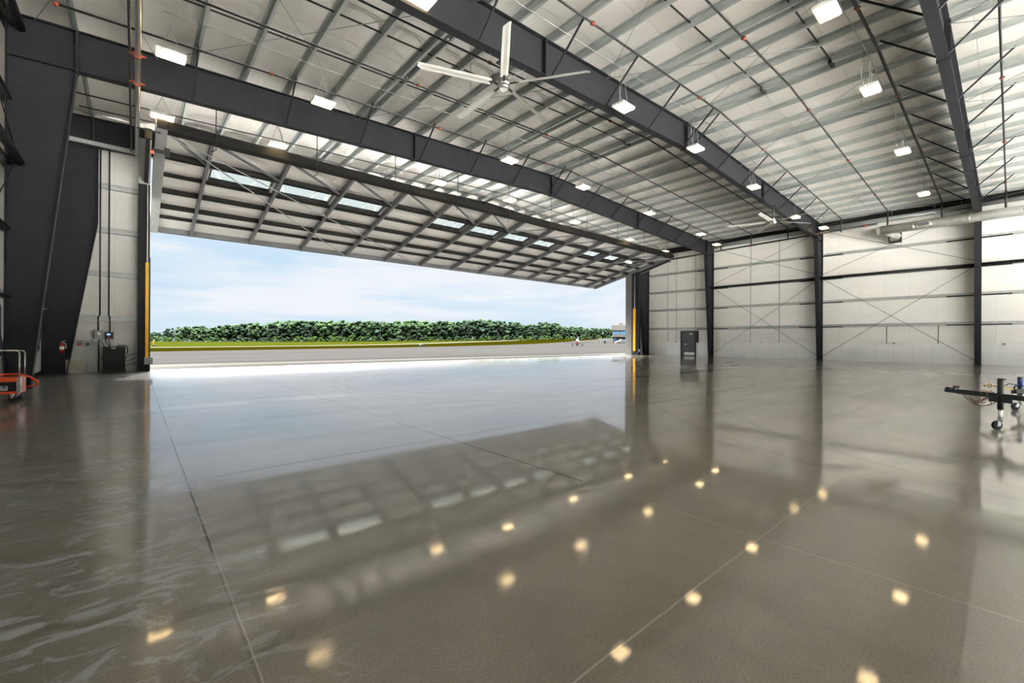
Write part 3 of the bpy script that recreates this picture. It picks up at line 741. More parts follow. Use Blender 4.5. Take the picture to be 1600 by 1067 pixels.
# jambs, guide rails, yellow guards
for side, x, s in (('left', .45, -1), ('right', 34.98, 1)):
    t = thing('door_jamb', (x, 22.9, 0), '%s grey steel jamb post of the big hangar door opening' % side, 'door jamb', 'hangar door jambs')
    part(MB().box(*sorted((x, x + s * .36)), 22.55, 23.27, 0, 7.4), 'post', 'charcoal', t)
    part(MB().box(*sorted((x, x + s * .36)), 23.27, 23.94, 0, 9.2), 'outer_cladding', 'jamb', t)
    part(MB().box(*sorted((x, x + s * .36)), 22.55, 23.27, 7.4, 9.2), 'upper_post', 'jamblight' if s < 0 else 'charcoal', t)
    if s < 0:
        part(MB().box(x - .13, x - .03, 22.45, 22.55, .5, 4.3), 'guard_channel', 'yellow', t, 'yellow guard channel')
        part(MB().box(x - .09, x - .06, 22.47, 22.55, 4.3, 7.4), 'guide_strip', 'silver', t)
        part(MB().box(x - .03, x + .02, 22.44, 22.6, .0, 4.5), 'edge_strip', 'black', t)
    else:
        part(MB().box(x - .06, x, 22.84, 23.08, .35, 4.3), 'guard_channel', 'yellow', t, 'yellow guard channel')
        part(MB().box(x - .03, x, 22.92, 22.98, 4.3, 7.4), 'guide_strip', 'silver', t)
        part(MB().box(x - .02, x, 23.08, 23.27, .0, 7.4), 'edge_strip', 'black', t)
    part(MB().box(*sorted((x - s * .10, x + s * .16)), 22.38, 22.46, .28, .55), 'sensor_bracket', 'greybox', t)
    r_ = thing('door_track', (x + s * .12, 21, 7.9), 'sloping dark steel track arm at the %s end of the hangar door' % side, 'door track', 'hangar door tracks')
    xx = 35.33 if s > 0 else .34
    part(MB().bar((xx, 19.75, 8.42), (xx, 22.7, 7.62), .14, .36), 'track', 'charcoal' if s > 0 else 'black', r_)
    part(MB().bar((xx - s * .07, 19.72, 8.22), (xx - s * .07, 22.8, 7.4), .05, .04), 'lower_lip', 'jamblight', r_)
    part(MB().bar((xx, 19.7, 8.42), (xx, 19.76, 8.40), .2, .42), 'end_plate', 'black', r_)
t = thing('hinge_assembly', (.55, 21.5, 8.3), 'black roller assembly with pale pad on left end of hangar door', 'hinge')  # end hinge of the door with its bracket and pad
part(MB().box(.42, .95, 20.2, 20.28, 8.0, 8.12).box(.80, .95, 20.15, 20.3, 7.92, 8.2), 'bracket', 'black', t)
part(MB().box(.40, .50, 20.12, 20.2, 7.9, 8.0), 'pad', 'orange2', t)
# header strut across the left bay
o = MB().box(-2.2, .1, 22.4, 22.52, 8.48, 8.62).build('header_strut', 'jamblight'); tag(o, 'light grey horizontal strut above the left door corner', 'strut')

# ------------------------------------------------------------------ equipment in the left corner
yw = 22.93
t = thing('power_unit', (-.58, 22.6, 0), 'black hydraulic power unit cabinet standing by the left jamb', 'power unit')
part(MB().box(-.90, -.27, 22.35, 22.8, .08, .97), 'cabinet', 'rubber', t)
part(MB().box(-.93, -.24, 22.30, 22.85, 0, .09), 'plinth', 'black', t)
part(MB().box(-.95, -.22, 22.32, 22.83, .52, .56), 'band', 'black', t)
part(MB().box(-.66, -.54, 22.34, 22.35, .90, .94), 'label_plate', 'white', t)
part(MB().path([(-.5, 22.5, .97), (-.45, 22.5, 1.02), (-.25, 22.5, 1.01), (-.19, 22.5, .9), (-.22, 22.5, .7)], .018, 6), 'hose', 'rubber', t)
for z in (.32, .48, .68):
    part(MB().path([(-.28, 22.6, z - .08), (-.18, 22.6, z - .05), (.0, 22.6, z + .02), (.07, 22.6, z + .05)], .013, 6), 'hose', 'rubber', t)
t = thing('electrical_box', (-1.03, yw, 1.24), 'grey electrical disconnect box on the front wall left of controller', 'electrical box')
part(MB().box(-1.14, -.93, 22.75, 22.93, 1.24, 1.6), 'enclosure', 'greybox', t)
part(MB().box(-1.16, -1.13, 22.78, 22.9, 1.28, 1.58), 'side_handle', 'black', t); part(MB().box(-1.06, -.97, 22.74, 22.75, 1.42, 1.52), 'label_plate', 'white', t)
part(MB().path([(-1.05, 22.85, 1.6), (-1.05, 22.85, 2.1), (-1.0, 22.78, 2.2), (-1.0, 22.78, 8.6)], .025, 8), 'conduit', 'blackpipe', t)
part(MB().path([(-1.0, 22.8, 1.24), (-.93, 22.8, 1.1), (-.86, 22.7, .98)], .012, 6), 'cable', 'rubber', t)
part(MB().tube((-1.03, 22.85, 1.24), (-1.03, 22.85, 0), .022, 8), 'lower_conduit', 'blackpipe', t)
t = thing('door_controller', (-.74, yw, 1.25), 'dark door control box with lit blue screen and orange button', 'control box')
part(MB().box(-.87, -.62, 22.75, 22.93, 1.27, 1.53), 'enclosure', 'black', t)
part(MB().box(-.80, -.70, 22.735, 22.75, 1.42, 1.47), 'screen', 'bluescreen', t)
part(MB().tube((-.75, 22.73, 1.335), (-.75, 22.75, 1.335), .03, 12), 'stop_button', 'orange', t)
part(MB().path([(-.72, 22.85, 1.53), (-.72, 22.85, 2.1), (-.75, 22.78, 2.2), (-.75, 22.78, 8.6)], .025, 8), 'conduit', 'blackpipe', t)
for dx in (-.08, 0): part(MB().path([(-.75 + dx, 22.85, 1.27), (-.73 + dx, 22.8, 1.1), (-.7, 22.6, .97)], .012, 6), 'cable', 'rubber', t)
for x, m, nm in ((-1.55, 'red', 'red-faced'), (-1.33, 'black', 'black-faced')):
    t = thing('wall_receptacle', (x, yw, 1.05), '%s power receptacle on the front wall at left' % nm, 'power outlet', 'wall receptacles')
    part(MB().box(x - .06, x + .06, 22.84, 22.93, 1.08, 1.22), 'cover', 'greybox', t)
    part(MB().box(x - .045, x + .045, 22.80, 22.86, 1.02, 1.12), 'plug', m, t)
o = MB().box(-1.20, -1.04, 22.83, 22.93, 1.05, 1.19).build('junction_box', 'greybox'); tag(o, 'small pale junction box right of the two receptacles', 'junction box')
o = MB().prism([(-1.9, 0), (-1.42, 0), (-1.42, .50), (-1.9, .50)], 'y', 22.72, 22.75).build('leaning_board', 'beige'); tag(o, 'beige board leaning low beside the left door column', 'board')
t = thing('fire_extinguisher', (-1.98, 22.6, .75), 'red fire extinguisher mounted on the far left column', 'fire extinguisher')
part(MB().tube((-1.98, 22.6, .76), (-1.98, 22.6, 1.06), .065, 14).ball((-1.98, 22.6, 1.06), .065, 12), 'cylinder', 'red', t)
part(MB().box(-2.04, -1.92, 22.53, 22.55, .88, 1.0), 'label_plate', 'white', t)
part(MB().tube((-1.98, 22.6, 1.1), (-1.98, 22.6, 1.17), .02, 8).bar((-2.0, 22.6, 1.16), (-1.9, 22.6, 1.2), .02, .02), 'valve', 'silver', t)
part(MB().path([(-1.94, 22.6, 1.14), (-1.88, 22.58, 1.08), (-1.88, 22.58, .92)], .012, 6), 'hose', 'white', t)

# ------------------------------------------------------------------ orange service cart at the left edge
t = thing('service_cart', (-1.9, 13.4, 0), 'orange and black wheeled service cart beside the far left column', 'service cart')
cart_rot = Matrix.Translation((-1.77, 13.2, 0)) @ Matrix.Rotation(rad(174.0), 4, 'Z')   # local +x = leftwards along its side, -y towards camera side
def C(mb):
    mb.v = [tuple(cart_rot @ Vector(v)) for v in mb.v]; return mb
L_, Wd = .64, .42
part(C(MB().box(0, L_, -Wd, 0, .17, .215)), 'base_tray', 'orange', t)
part(C(MB().box(0.02, L_, -Wd + .02, -.02, .215, .41)), 'body', 'rubber', t, 'black body')
part(C(MB().box(0, L_, -Wd, 0, .41, .50)), 'top_housing', 'orange', t)
part(C(MB().box(.15, .52, -.015, .005, .24, .33)), 'label_plate', 'label', t, 'grey plate with blue mark')
part(C(MB().box(.17, .22, .004, .008, .29, .325)), 'blue_mark', 'blue', t)
part(C(MB().box(-.02, .02, -.36, -.06, .2, .52)), 'end_panel', 'orange2', t, 'pale orange end panel')
part(C(MB().box(-.03, .03, -.05, .0, .2, .5)), 'corner_strip', 'silver', t)
part(C(MB().path([(.0, -.05, .5), (.0, -.05, .98), (.02, -.06, 1.03), (.1, -.07, 1.04), (.62, -.08, 1.04)], .012, 6)), 'push_handle', 'silver', t)
part(C(MB().path([(.0, -.37, .5), (.0, -.37, .98), (.02, -.36, 1.03), (.1, -.35, 1.04), (.62, -.35, 1.04)], .012, 6)), 'push_handle', 'silver', t)
part(C(MB().path([(.58, -.1, .50), (.45, -.12, .54), (.2, -.14, .56), (.0, -.18, .55), (-.12, -.22, .48), (-.22, -.24, .38), (-.18, -.26, .3), (-.05, -.28, .28)], .018, 8)), 'hose', 'orange', t)
for cx, cy in ((.10, -.06), (.10, -.36), (.56, -.06), (.56, -.36)):
    w_ = part(C(MB().tube((cx, cy - .02, .06), (cx, cy + .02, .06), .06, 14)), 'caster_wheel', 'rubber', t)
    part(C(MB().box(cx - .02, cx + .02, cy - .03, cy + .03, .08, .17)), 'caster_fork', 'silver', w_)

# ------------------------------------------------------------------ tow bars at the right edge
def chain(mb, pts, R=.014, r=.0045):
    k = 0
    for a, b in zip(pts, pts[1:]):
        a, b = Vector(a), Vector(b); n = max(1, int((b - a).length / .034)); d = (b - a).normalized(); o_ = d.orthogonal().normalized(); p_ = d.cross(o_)
        for i in range(n):
            c_ = a + (b - a) * (i + .5) / n; mb.torus(c_, R, r, o_ if k % 2 else p_, 10, 5); k += 1
    return mb
tip = Vector((10.30, .716, .50)); back = Vector((9.62, -.14, .50)); dr = (tip - back).normalized(); sd = Vector((dr.y, -dr.x, 0))
t = thing('trailer_tongue', (9.84, .19, 0), 'black trailer tongue with jack wheel, chains and coupler, nearer one', 'trailer tongue', 'trailer tongues')
part(MB().bar(tip - dr * .16, back - dr * 1.3, .075, .075), 'tow_bar', 'black', t)
part(MB().bar(tip, tip - dr * .2, .085, .06).bar(tip + Vector((0, 0, .03)), tip - dr * .07 + Vector((0, 0, .03)), .05, .05).bar(tip - dr * .15 + Vector((0, 0, .045)), tip - dr * .13 + Vector((0, 0, .05)), .09, .09), 'coupler', 'black', t)
part(MB().bar(tip - dr * .165, tip - dr * .172, .08, .08), 'coupler_seam', 'silver', t)
jp = Vector((9.85, .19, 0)) ; toc = Vector((-.656, -.755, 0))
jp2 = jp + toc * .10
jk = part(MB().tube(jp2 + Vector((0, 0, .30)), jp2 + Vector((0, 0, .75)), .034, 14), 'jack_tube', 'black', t)
part(MB().tube(jp2 + Vector((0, 0, .11)), jp2 + Vector((0, 0, .30)), .027, 12), 'inner_tube', 'silver', jk)
part(MB().bar(jp2 + Vector((0, 0, .755)), jp2 + Vector((.03, -.03, .755)), .08, .02), 'cap', 'black', jk)
lf = Vector((-.755, .656, 0))
wc = jp2 + lf * .05 + Vector((0, 0, .065))
wh = MB().tube(wc - toc * .018, wc + toc * .018, .065, 20)
wo = part(wh, 'jack_wheel', 'rubber', jk)
part(MB().bar(jp2 + Vector((0, 0, .16)) , wc + Vector((0, 0, .0)) + toc * .03, .05, .008, up=toc).tube(wc - toc * .03, wc + toc * .03, .018, 10), 'wheel_fork', 'silver', wo)
part(MB().bar(jp2 - toc * .05 + dr * .10 + Vector((0, 0, .47)), jp2 - toc * .05 - dr * .2 + Vector((0, 0, .47)), .02, .13), 'mount_plate', 'black', t)
p1 = tip - dr * .55 + Vector((0, 0, .05)); p2 = tip - dr * .63 + Vector((0, 0, .05))
for a_, b_ in ((p1, 0), (p2, .02)):
    part(MB().torus(a_ - Vector((0, 0, .03)), .045, .007, dr, 14, 6).torus(a_ - Vector((0, 0, .16 + b_)), .025, .006, toc, 12, 6, 0, 4.6), 'chain_hook', 'rust', t)
ch = MB(); q0 = tip - dr * .27 - Vector((0, 0, .06)); q1 = tip - dr * .38 - Vector((0, 0, .13)); q2 = p1 - Vector((0, 0, .1))
chain(ch, [q0 + toc * .05, q1 + toc * .05, q2 + toc * .05]); chain(ch, [q0 + toc * .07 + Vector((0, 0, -.02)), q1 + toc * .07 - Vector((0, 0, .03)), q2 + toc * .06])
chain(ch, [p2 + toc * .05, p2 - Vector((0, 0, .14)) + toc * .05])
part(ch, 'safety_chain', 'rust', t, 'rusty safety chain')
pts = []
s0, s1 = tip - dr * .2 + toc * .05 - Vector((0, 0, .03)), tip - dr * .72 + toc * .05 - Vector((0, 0, .03))
for i in range(13):
    u = i / 12; p = s0.lerp(s1, u) - Vector((0, 0, .15 * math.sin(math.pi * u) ** .7)); pts.append(p)
part(MB().path(pts, .005, 6), 'brake_cable', 'rubber', t)
# valve cluster
vc = jp + dr * .18 - toc * .35 + Vector((0, 0, .62))
t2 = thing('trailer_tongue', (12.9, 0, 0), 'farther trailer tongue with blue-labelled jack, at the right edge', 'trailer tongue', 'trailer tongues')
jq = Vector((12.93, -.1, 0))
j2 = part(MB().tube(jq + Vector((0, 0, .24)), jq + Vector((0, 0, .64)), .034, 12), 'jack_tube', 'black', t2)
part(MB().tube(jq + Vector((0, 0, .1)), jq + Vector((0, 0, .24)), .026, 12), 'inner_tube', 'silver', j2)
part(MB().tube(jq + toc * .006 + Vector((0, 0, .44)), jq + toc * .006 + Vector((0, 0, .60)), .034, 12), 'blue_label', 'blue', j2)
wc = jq + lf * .09 + Vector((0, 0, .07))
w2 = part(MB().tube(wc - toc * .018, wc + toc * .018, .07, 20), 'jack_wheel', 'rubber', j2)
part(MB().bar(jq + Vector((0, 0, .15)), wc + toc * .03, .05, .008, up=toc).tube(wc - toc * .03, wc + toc * .03, .018, 10), 'wheel_fork', 'silver', w2)
part(MB().bar(jq + lf * .12 + Vector((0, 0, .36)), jq - lf * 1.6 + Vector((0, 0, .36)), .09, .09), 'tow_bar', 'black', t2)
part(MB().torus(jq + lf * .06 + Vector((0, 0, .42)), .05, .012, toc, 14, 6).torus(jq - lf * .08 + Vector((0, 0, .42)), .05, .014, toc, 14, 6).torus(jq - lf * .16 + Vector((0, 0, .44)), .045, .012, toc, 14, 6), 'hose_fitting', 'rubber', t2)
vv = jq + lf * .58 + Vector((0, 0, .47))
part(MB().torus(vv, .035, .012, toc, 12, 6).ball(vv + lf * .10, .022, 8).ball(vv - lf * .10, .022, 8).tube(vv + lf * .1, vv - lf * .3, .012, 8).bar(vv, vv + Vector((0, 0, .14)) + lf * .03, .008, .008), 'valve', 'brass', t2)
part(MB().bar(vv - lf * .12 - Vector((0, 0, .02)), vv - lf * .55 - Vector((0, 0, .10)), .02, .03), 'valve_bracket', 'brass', t2)
part(MB().path([vv - lf * .3, vv - lf * .36 + Vector((0, 0, .04)), jq + lf * .16 + Vector((0, 0, .5)), jq + lf * .04 + Vector((0, 0, .48))], .008, 6), 'air_hose', 'rubber', t2)

# small floor hatches seen as dark dashes
for (x, y, w_, nm) in ((24.9, 10.0, .5, 'nearer'), (27.8, 11.5, .45, 'farther'), (23.2, 16.7, .3, 'near the opening')):
    o = MB().prism([(x - w_, y - .04), (x + w_, y - .06), (x + w_, y + .04), (x - w_, y + .05)], 'z', .0, .012).build('floor_cover', 'tarred'); tag(o, 'flat dark metal floor cover strip, ' + nm, 'floor cover', 'floor cover strips')

# ------------------------------------------------------------------ outdoors
def G(x, y):
    if y < 30: return -.03
    d = math.hypot(x, y); k = min(1, max(0, (y - 30) / 150)); k = k * k * (3 - 2 * k)
    u = min(1.6, max(0, x / 268))
    return -.03 + k * (-.9 + 3.7 * u ** 2.2)
def strip(name, m, near, far, nx=60, ny=10, lift=0.):
    vs = []; fs = []
    def interp(pl, u):
        u *= len(pl) - 1; i = min(int(u), len(pl) - 2); w = u - i
        return pl[i][0] * (1 - w) + pl[i + 1][0] * w, pl[i][1] * (1 - w) + pl[i + 1][1] * w
    for i in range(nx + 1):
        a = interp(near, i / nx); b = interp(far, i / nx)
        for j in range(ny + 1):
            w = j / ny; x = a[0] * (1 - w) + b[0] * w; y = a[1] * (1 - w) + b[1] * w
            vs.append((x, y, G(x, y) + lift))
    for i in range(nx):
        for j in range(ny):
            k = i * (ny + 1) + j; fs.append((k, k + ny + 1, k + ny + 2, k + 1))
    mb = MB(); mb._add(vs, fs, True)
    o = mb.build(name, m); o['kind'] = 'structure'
    return o
L0 = [(-120, 23.5), (-2, 23.5), (10, 23.5), (35, 23.5), (80, 23.5), (160, 23.5)]
L1 = [(-120, 32), (.4, 28.4), (10, 28.0), (38, 27.2), (80, 26.4), (160, 25)]
L2 = [(-120, 62), (1.2, 61), (36, 77), (88, 110), (200, 172), (420, 270)]
L3 = [(-120, 108), (2.3, 110), (76, 158), (140, 200), (250, 250), (480, 330)]
L4 = [(-120, 122), (2.5, 124), (84, 175), (150, 218), (256, 262), (490, 345)]
L5 = [(-200, 420), (3.5, 420), (170, 420), (260, 360), (420, 420), (700, 480)]
strip('apron_ground', 'apron', L0, L1, 40, 4)
strip('asphalt_ground', 'asphalt', L1, L2, 80, 24)
strip('grass_ground', 'grass', L2, L3, 80, 12)
strip('runway_ground', 'taxi', L3, L4, 60, 4)
strip('far_grass_ground', 'grass2', L4, L5, 60, 16)
o = MB().box(-120, 160, -90, YB - 9, -.25, -.03).build('rear_ground', 'rearbounce'); o['kind'] = 'structure'
o = MB().box(-120, 160, YB - 9, YB - .3, -.25, -.03).build('rear_dim_ground', 'reardim'); o['kind'] = 'structure'
o = MB().box(-120, XL - .3, YB - .3, 23.5, -.25, -.03).build('left_ground', 'apron'); o['kind'] = 'structure'
o = MB().box(XR + .3, 160, YB - .3, 23.5, -.25, -.03).build('right_ground', 'apron'); o['kind'] = 'structure'

# trees along the far side of the field
def tree_mesh(kind, seed):
    rnd = random.Random(seed); mb = MB()
    h = 1.0
    nb = 46 if kind != 2 else 26
    for i in range(nb):
        z = rnd.uniform(.12, .93) if kind == 0 else rnd.uniform(.10, .9)
        wdt = {0: .27 * math.sin(math.pi * min(1, (1.06 - z) ** .7)) + .06, 1: .36 * math.sin(math.pi * (1.02 - z) ** .8) + .07, 2: .42 * (1 - z) ** .5 + .08}[kind]
        a = rnd.uniform(0, 6.28); rr = wdt * math.sqrt(rnd.random())
        r = rnd.uniform(.05, .105) * (1.15 if kind else 1)
        n0 = len(mb.v)
        mb.ball((rr * math.cos(a), rr * math.sin(a), z), r, 8, .8)
        for q in range(n0, len(mb.v)):
            v = mb.v[q]; j = .028; mb.v[q] = (v[0] + rnd.uniform(-j, j), v[1] + rnd.uniform(-j, j), v[2] + rnd.uniform(-j, j))
    return mb
protos = []
for k, (kind, m) in enumerate([(0, 'leafA'), (1, 'leafA'), (0, 'leafB'), (1, 'leafB'), (0, 'leafA'), (1, 'leafB'), (2, 'leafC'), (2, 'leafB')]):
    o = tree_mesh(kind, 11 + k).build('foliage', m); COL.objects.unlink(o); protos.append(o)
trunkp = MB().tube((0, 0, -.05), (0, 0, .55), .018, 6, .008).build('trunk', 'bark'); COL.objects.unlink(trunkp)
treenames = {0: 'tall narrow deep green tree in the far tree line', 1: 'broad deep green tree in the far tree line', 2: 'tall mid green tree in the far tree line', 3: 'broad mid green tree in the far tree line', 4: 'tall narrow deep green tree in the far tree line', 5: 'broad mid green tree in the far tree line', 6: 'low light green shrub at the foot of the tree line', 7: 'low mid green shrub at the foot of the tree line'}
def tree(k, x, y, h, wd):
    t = bpy.data.objects.new('field_tree' if k < 6 else 'field_shrub', None); COL.objects.link(t); t.location = (x, y, G(x, y) - .2)
    kind_ = 'tree' if k < 6 else 'shrub'
    tag(t, treenames[k], kind_, {0: 'tall narrow deep green trees', 4: 'tall narrow deep green trees', 1: 'broad deep green trees', 2: 'tall mid green trees', 3: 'broad mid green trees', 5: 'broad mid green trees', 6: 'light green shrubs', 7: 'mid green shrubs'}[k])
    f = protos[k].copy(); COL.objects.link(f); f.parent = t; f.scale = (wd, wd, h); f.rotation_euler = (0, 0, random.uniform(0, 6.28))
    if k < 6:
        g = trunkp.copy(); COL.objects.link(g); g.parent = t; g.scale = (h, h, h)
# height of the tree line in metres along the field edge: (position along the line from its middle, depth, height)
prof = [(-301.3, 330, 6.5), (-274.6, 330, 7.0), (-261.5, 330, 8.5), (-252.7, 330, 12.5), (-243.0, 330, 10), (-228.4, 330, 10.5), (-218.7, 330, 13.5), (-204.1, 330, 14), (-189.5, 330, 15), (-170.1, 330, 15), (-161.4, 330, 16), (-145.8, 330, 16.5), (-116.6, 330, 15.5), (-97.2, 330, 15), (-72.9, 330, 15.5), (-48.6, 330, 15), (-24.3, 330, 15.5), (0.0, 330, 13.5), (24.3, 330, 12.5), (48.6, 330, 10.5), (63.2, 330, 8.5), (77.8, 330, 7.5), (102.1, 330, 7.5)]
F_ = (math.cos(rad(49.02)), math.sin(rad(49.02))); R_ = (math.sin(rad(49.02)), -math.cos(rad(49.02)))
rt = random.Random(5)
def tl(u):
    for a, b in zip(prof, prof[1:]):
        if a[0] <= u <= b[0]:
            w = (u - a[0]) / (b[0] - a[0]); return a[2] * (1 - w) + b[2] * w
    return 8
s_ = -301.
n = 0
while s_ < 102:
    hh = tl(s_) * rt.uniform(.86, 1.08)
    for row in range(2):
        d = 330 + row * 16 + rt.uniform(-5, 5); r = s_ + rt.uniform(-2, 2)
        x, y = F_[0] * d + R_[0] * r, F_[1] * d + R_[1] * r
        k = rt.choice([0, 1, 2, 3, 4, 5]) if s_ > -262 else rt.choice([1, 3])
        tree(k, x, y, hh * (1 if row == 0 else 1.06), hh * rt.uniform(.75, 1.1))
    s_ += rt.uniform(2.7, 4.6)
s_ = -296.
while s_ < 78:
    d = 318 + rt.uniform(-3, 3); r = s_ * .964; x, y = F_[0] * d + R_[0] * r, F_[1] * d + R_[1] * r
    bright = -136 < s_ < -112 or -270 < s_ < -261 or rt.random() < .2
    hh = rt.uniform(2.2, 4.2) * (1.5 if -129 < s_ < -117 else 1)
    tree(6 if bright else 7, x, y, hh, hh * rt.uniform(1.4, 2.2)); s_ += rt.uniform(2.9, 6.8)

# parked aeroplane seen head-on from behind, far out on the asphalt
def rotz(mb, a, c):
    R = Matrix.Translation(c) @ Matrix.Rotation(a, 4, 'Z'); mb.v = [tuple(R @ Vector(v)) for v in mb.v]; return mb
ax, ay = 95., 81.; az = G(ax, ay); aa = rad(-52)
d0 = math.hypot(ax, ay)
t = thing('small_aeroplane', (ax, ay, az), 'small white and red low-wing aeroplane parked nose-on, far out on the asphalt', 'aeroplane')
AC = Vector((ax, ay, az))
part(rotz(MB().tube((0, -2.6, .95), (0, .4, 1.0), .52, 14, .58).tube((0, .4, 1.0), (0, 4.6, 1.2), .56, 14, .16), aa, AC), 'fuselage', 'carwhite', t)
part(rotz(MB().tube((0, -2.65, .82), (0, -1.5, .82), .42, 12, .6), aa, AC), 'cowling', 'darkred', t, 'dark red cowling')
part(rotz(MB().ball((0, .1, 1.5), .5, 12, .7), aa, AC), 'canopy', 'bluewin', t)
for s in (-1, 1):
    w_ = part(rotz(MB()._add([(s * .3, -.7, .62), (s * .3, .7, .62), (s * 4.7, .5, 1.0), (s * 4.7, -.4, 1.0), (s * .3, -.7, .76), (s * .3, .7, .74), (s * 4.7, .5, 1.07), (s * 4.7, -.4, 1.08)], [(0, 1, 2, 3), (4, 5, 6, 7), (0, 1, 5, 4), (1, 2, 6, 5), (2, 3, 7, 6), (3, 0, 4, 7)]), aa, AC), 'wing', 'charcoal', t)
    part(rotz(MB().tube((s * 1.4, -.15, .2), (s * 1.4, .15, .2), .2, 12).bar((s * 1.4, 0, .2), (s * 1.3, 0, .7), .06, .06), aa, AC), 'landing_wheel', 'rubber', t)
    part(rotz(MB().box(*sorted((0, s * 1.5)), 4.0, 4.6, 1.25, 1.3), aa, AC), 'tailplane', 'carwhite', t)
part(rotz(MB().prism([(3.6, 1.3), (4.7, 1.3), (4.75, 2.6), (4.3, 2.6)], 'x', -.04, .04), aa, AC), 'fin', 'carwhite', t)
part(rotz(MB().tube((0, -2.4, .2), (0, -2.2, .2), .18, 10).bar((0, -2.3, .2), (0, -2.3, .6), .06, .06), aa, AC), 'nose_wheel', 'rubber', t)

# terminal building, fence, van at the right end of the field
bx_, by_ = (165.74, 120.95)
gz = 1.3 + (532.3 - 534) / 679 * 200
ba = rad(49 - 90 - 15)
BC = Vector((bx_, by_, gz - .4))
t = thing('terminal_building', tuple(BC), 'two-storey pale building with blue windows and red brick, right of tree line', 'building')
part(rotz(MB().box(0, 26, 0, 16, 5.7, 8.0), ba, BC), 'roof_band', 'bldg', t)
part(rotz(MB().box(.4, 25.6, .4, 15.6, 3.2, 5.7), ba, BC), 'upper_storey', 'bldg', t)
part(rotz(MB().box(.6, 25.6, .6, 15.6, 0, 3.2), ba, BC), 'ground_storey', 'brick', t, 'reddish brick ground storey')
for k in range(8):
    part(rotz(MB().box(.8 + 3.1 * k, 3.4 + 3.1 * k, .3, .42, 3.8, 5.3), ba, BC), 'window', 'bluewin', t)
part(rotz(MB().box(.1, 26, -.6, .5, 2.7, 3.1), ba, BC), 'canopy', 'carwhite', t)
part(rotz(MB().box(.9, 2.2, .5, .62, 0, 2.5), ba, BC), 'entrance_door', 'bluewin', t)
part(rotz(MB().box(3.2, 5, 5, 7, 8.0, 9.3), ba, BC), 'rooftop_unit', 'bldg', t)
part(rotz(MB().tube((3, -.4, 0), (3, -.4, 7), .03, 6), ba, BC), 'flagpole', 'brick', t)
px_, py_ = (153.33, 118.48); FC = Vector((px_, py_, 1.3 + (532.2 - 536.2) / 679 * 190))
t = thing('compound_fence', tuple(FC), 'pale grey mesh fenced compound left of the terminal building', 'fence')
fm = MB().box(0, 6.0, 0, .08, 0, 2.0)
part(rotz(fm, ba - .35, FC), 'mesh_panel', 'fence', t)
for k in range(6): part(rotz(MB().tube((1.2 * k, -.05, 0), (1.2 * k, -.05, 2.2), .05, 6), ba - .35, FC), 'post', 'fence', t)
part(rotz(MB().box(2.4, 3.0, -.4, -.1, 0, .9), ba - .35, FC), 'bin', 'grass', t)
vx, vy = (142.48, 101.41); VC = Vector((vx, vy, 1.3 + (532.4 - 537.2) / 679 * 170))
t = thing('white_pickup', tuple(VC), 'white vehicle parked before the terminal building beside the jamb', 'vehicle')
va = rad(49 - 90 + 6)
part(rotz(MB().prism([(0, .45), (.1, 1.0), (1.2, 1.15), (1.9, 1.75), (4.6, 1.75), (5.0, 1.0), (5.0, .4)], 'y', 0, 1.8), va, VC), 'body', 'carwhite', t)
part(rotz(MB().prism([(1.5, 1.2), (2.0, 1.65), (4.3, 1.65), (4.5, 1.2)], 'y', -.02, .0), va, VC), 'side_window', 'bluewin', t)
for x in (.9, 4.1): part(rotz(MB().tube((x, -.05, .35), (x, .2, .35), .36, 16), va, VC), 'wheel', 'rubber', t)
cx, cy = (137.74, 98.91)
o = MB().tube((cx, cy, VC.z), (cx, cy, VC.z + .7), .22, 10, .05).build('traffic_cone', 'orange'); tag(o, 'tiny orange traffic cone in front of the white vehicle', 'traffic cone')
# runway marker
mx_, my_ = (4.04, 152.79); mz = G(mx_, my_)
t = thing('runway_marker', (mx_, my_, mz), 'small dark marker post with orange top by the runway, far left', 'runway marker')
part(MB().box(mx_ - .35, mx_ + .35, my_ - .3, my_ + .3, mz, mz + .45), 'base', 'black', t); part(MB().tube((mx_ - .3, my_, mz + .4), (mx_ - .1, my_, mz + 1.6), .08, 6), 'wand', 'orange', t)
mx_, my_ = (60.88, 108.72); mz = G(mx_, my_)
o = MB().box(mx_ - .7, mx_ + .7, my_ - .3, my_ + .3, mz, mz + .35).prism([(mx_ - .5, mz + .35), (mx_ + .5, mz + .35), (mx_ + .3, mz + .5), (mx_ - .3, mz + .5)], 'y', my_ - .2, my_ + .2).build('taxiway_light', 'black'); tag(o, 'small black sign box on the grass edge below the tree line', 'taxiway sign')
for k, (mx_, my_) in enumerate(((59.65, 345.57), (69.32, 337.17), (74.66, 332.53))):
    mz = G(mx_, my_)
    o = MB().tube((mx_, my_, mz), (mx_, my_, mz + 12), .06, 6, .05).build('light_mast', 'fence'); tag(o, 'thin white mast before the tree line, %s from the left' % ORD[k], 'mast', 'approach light masts')

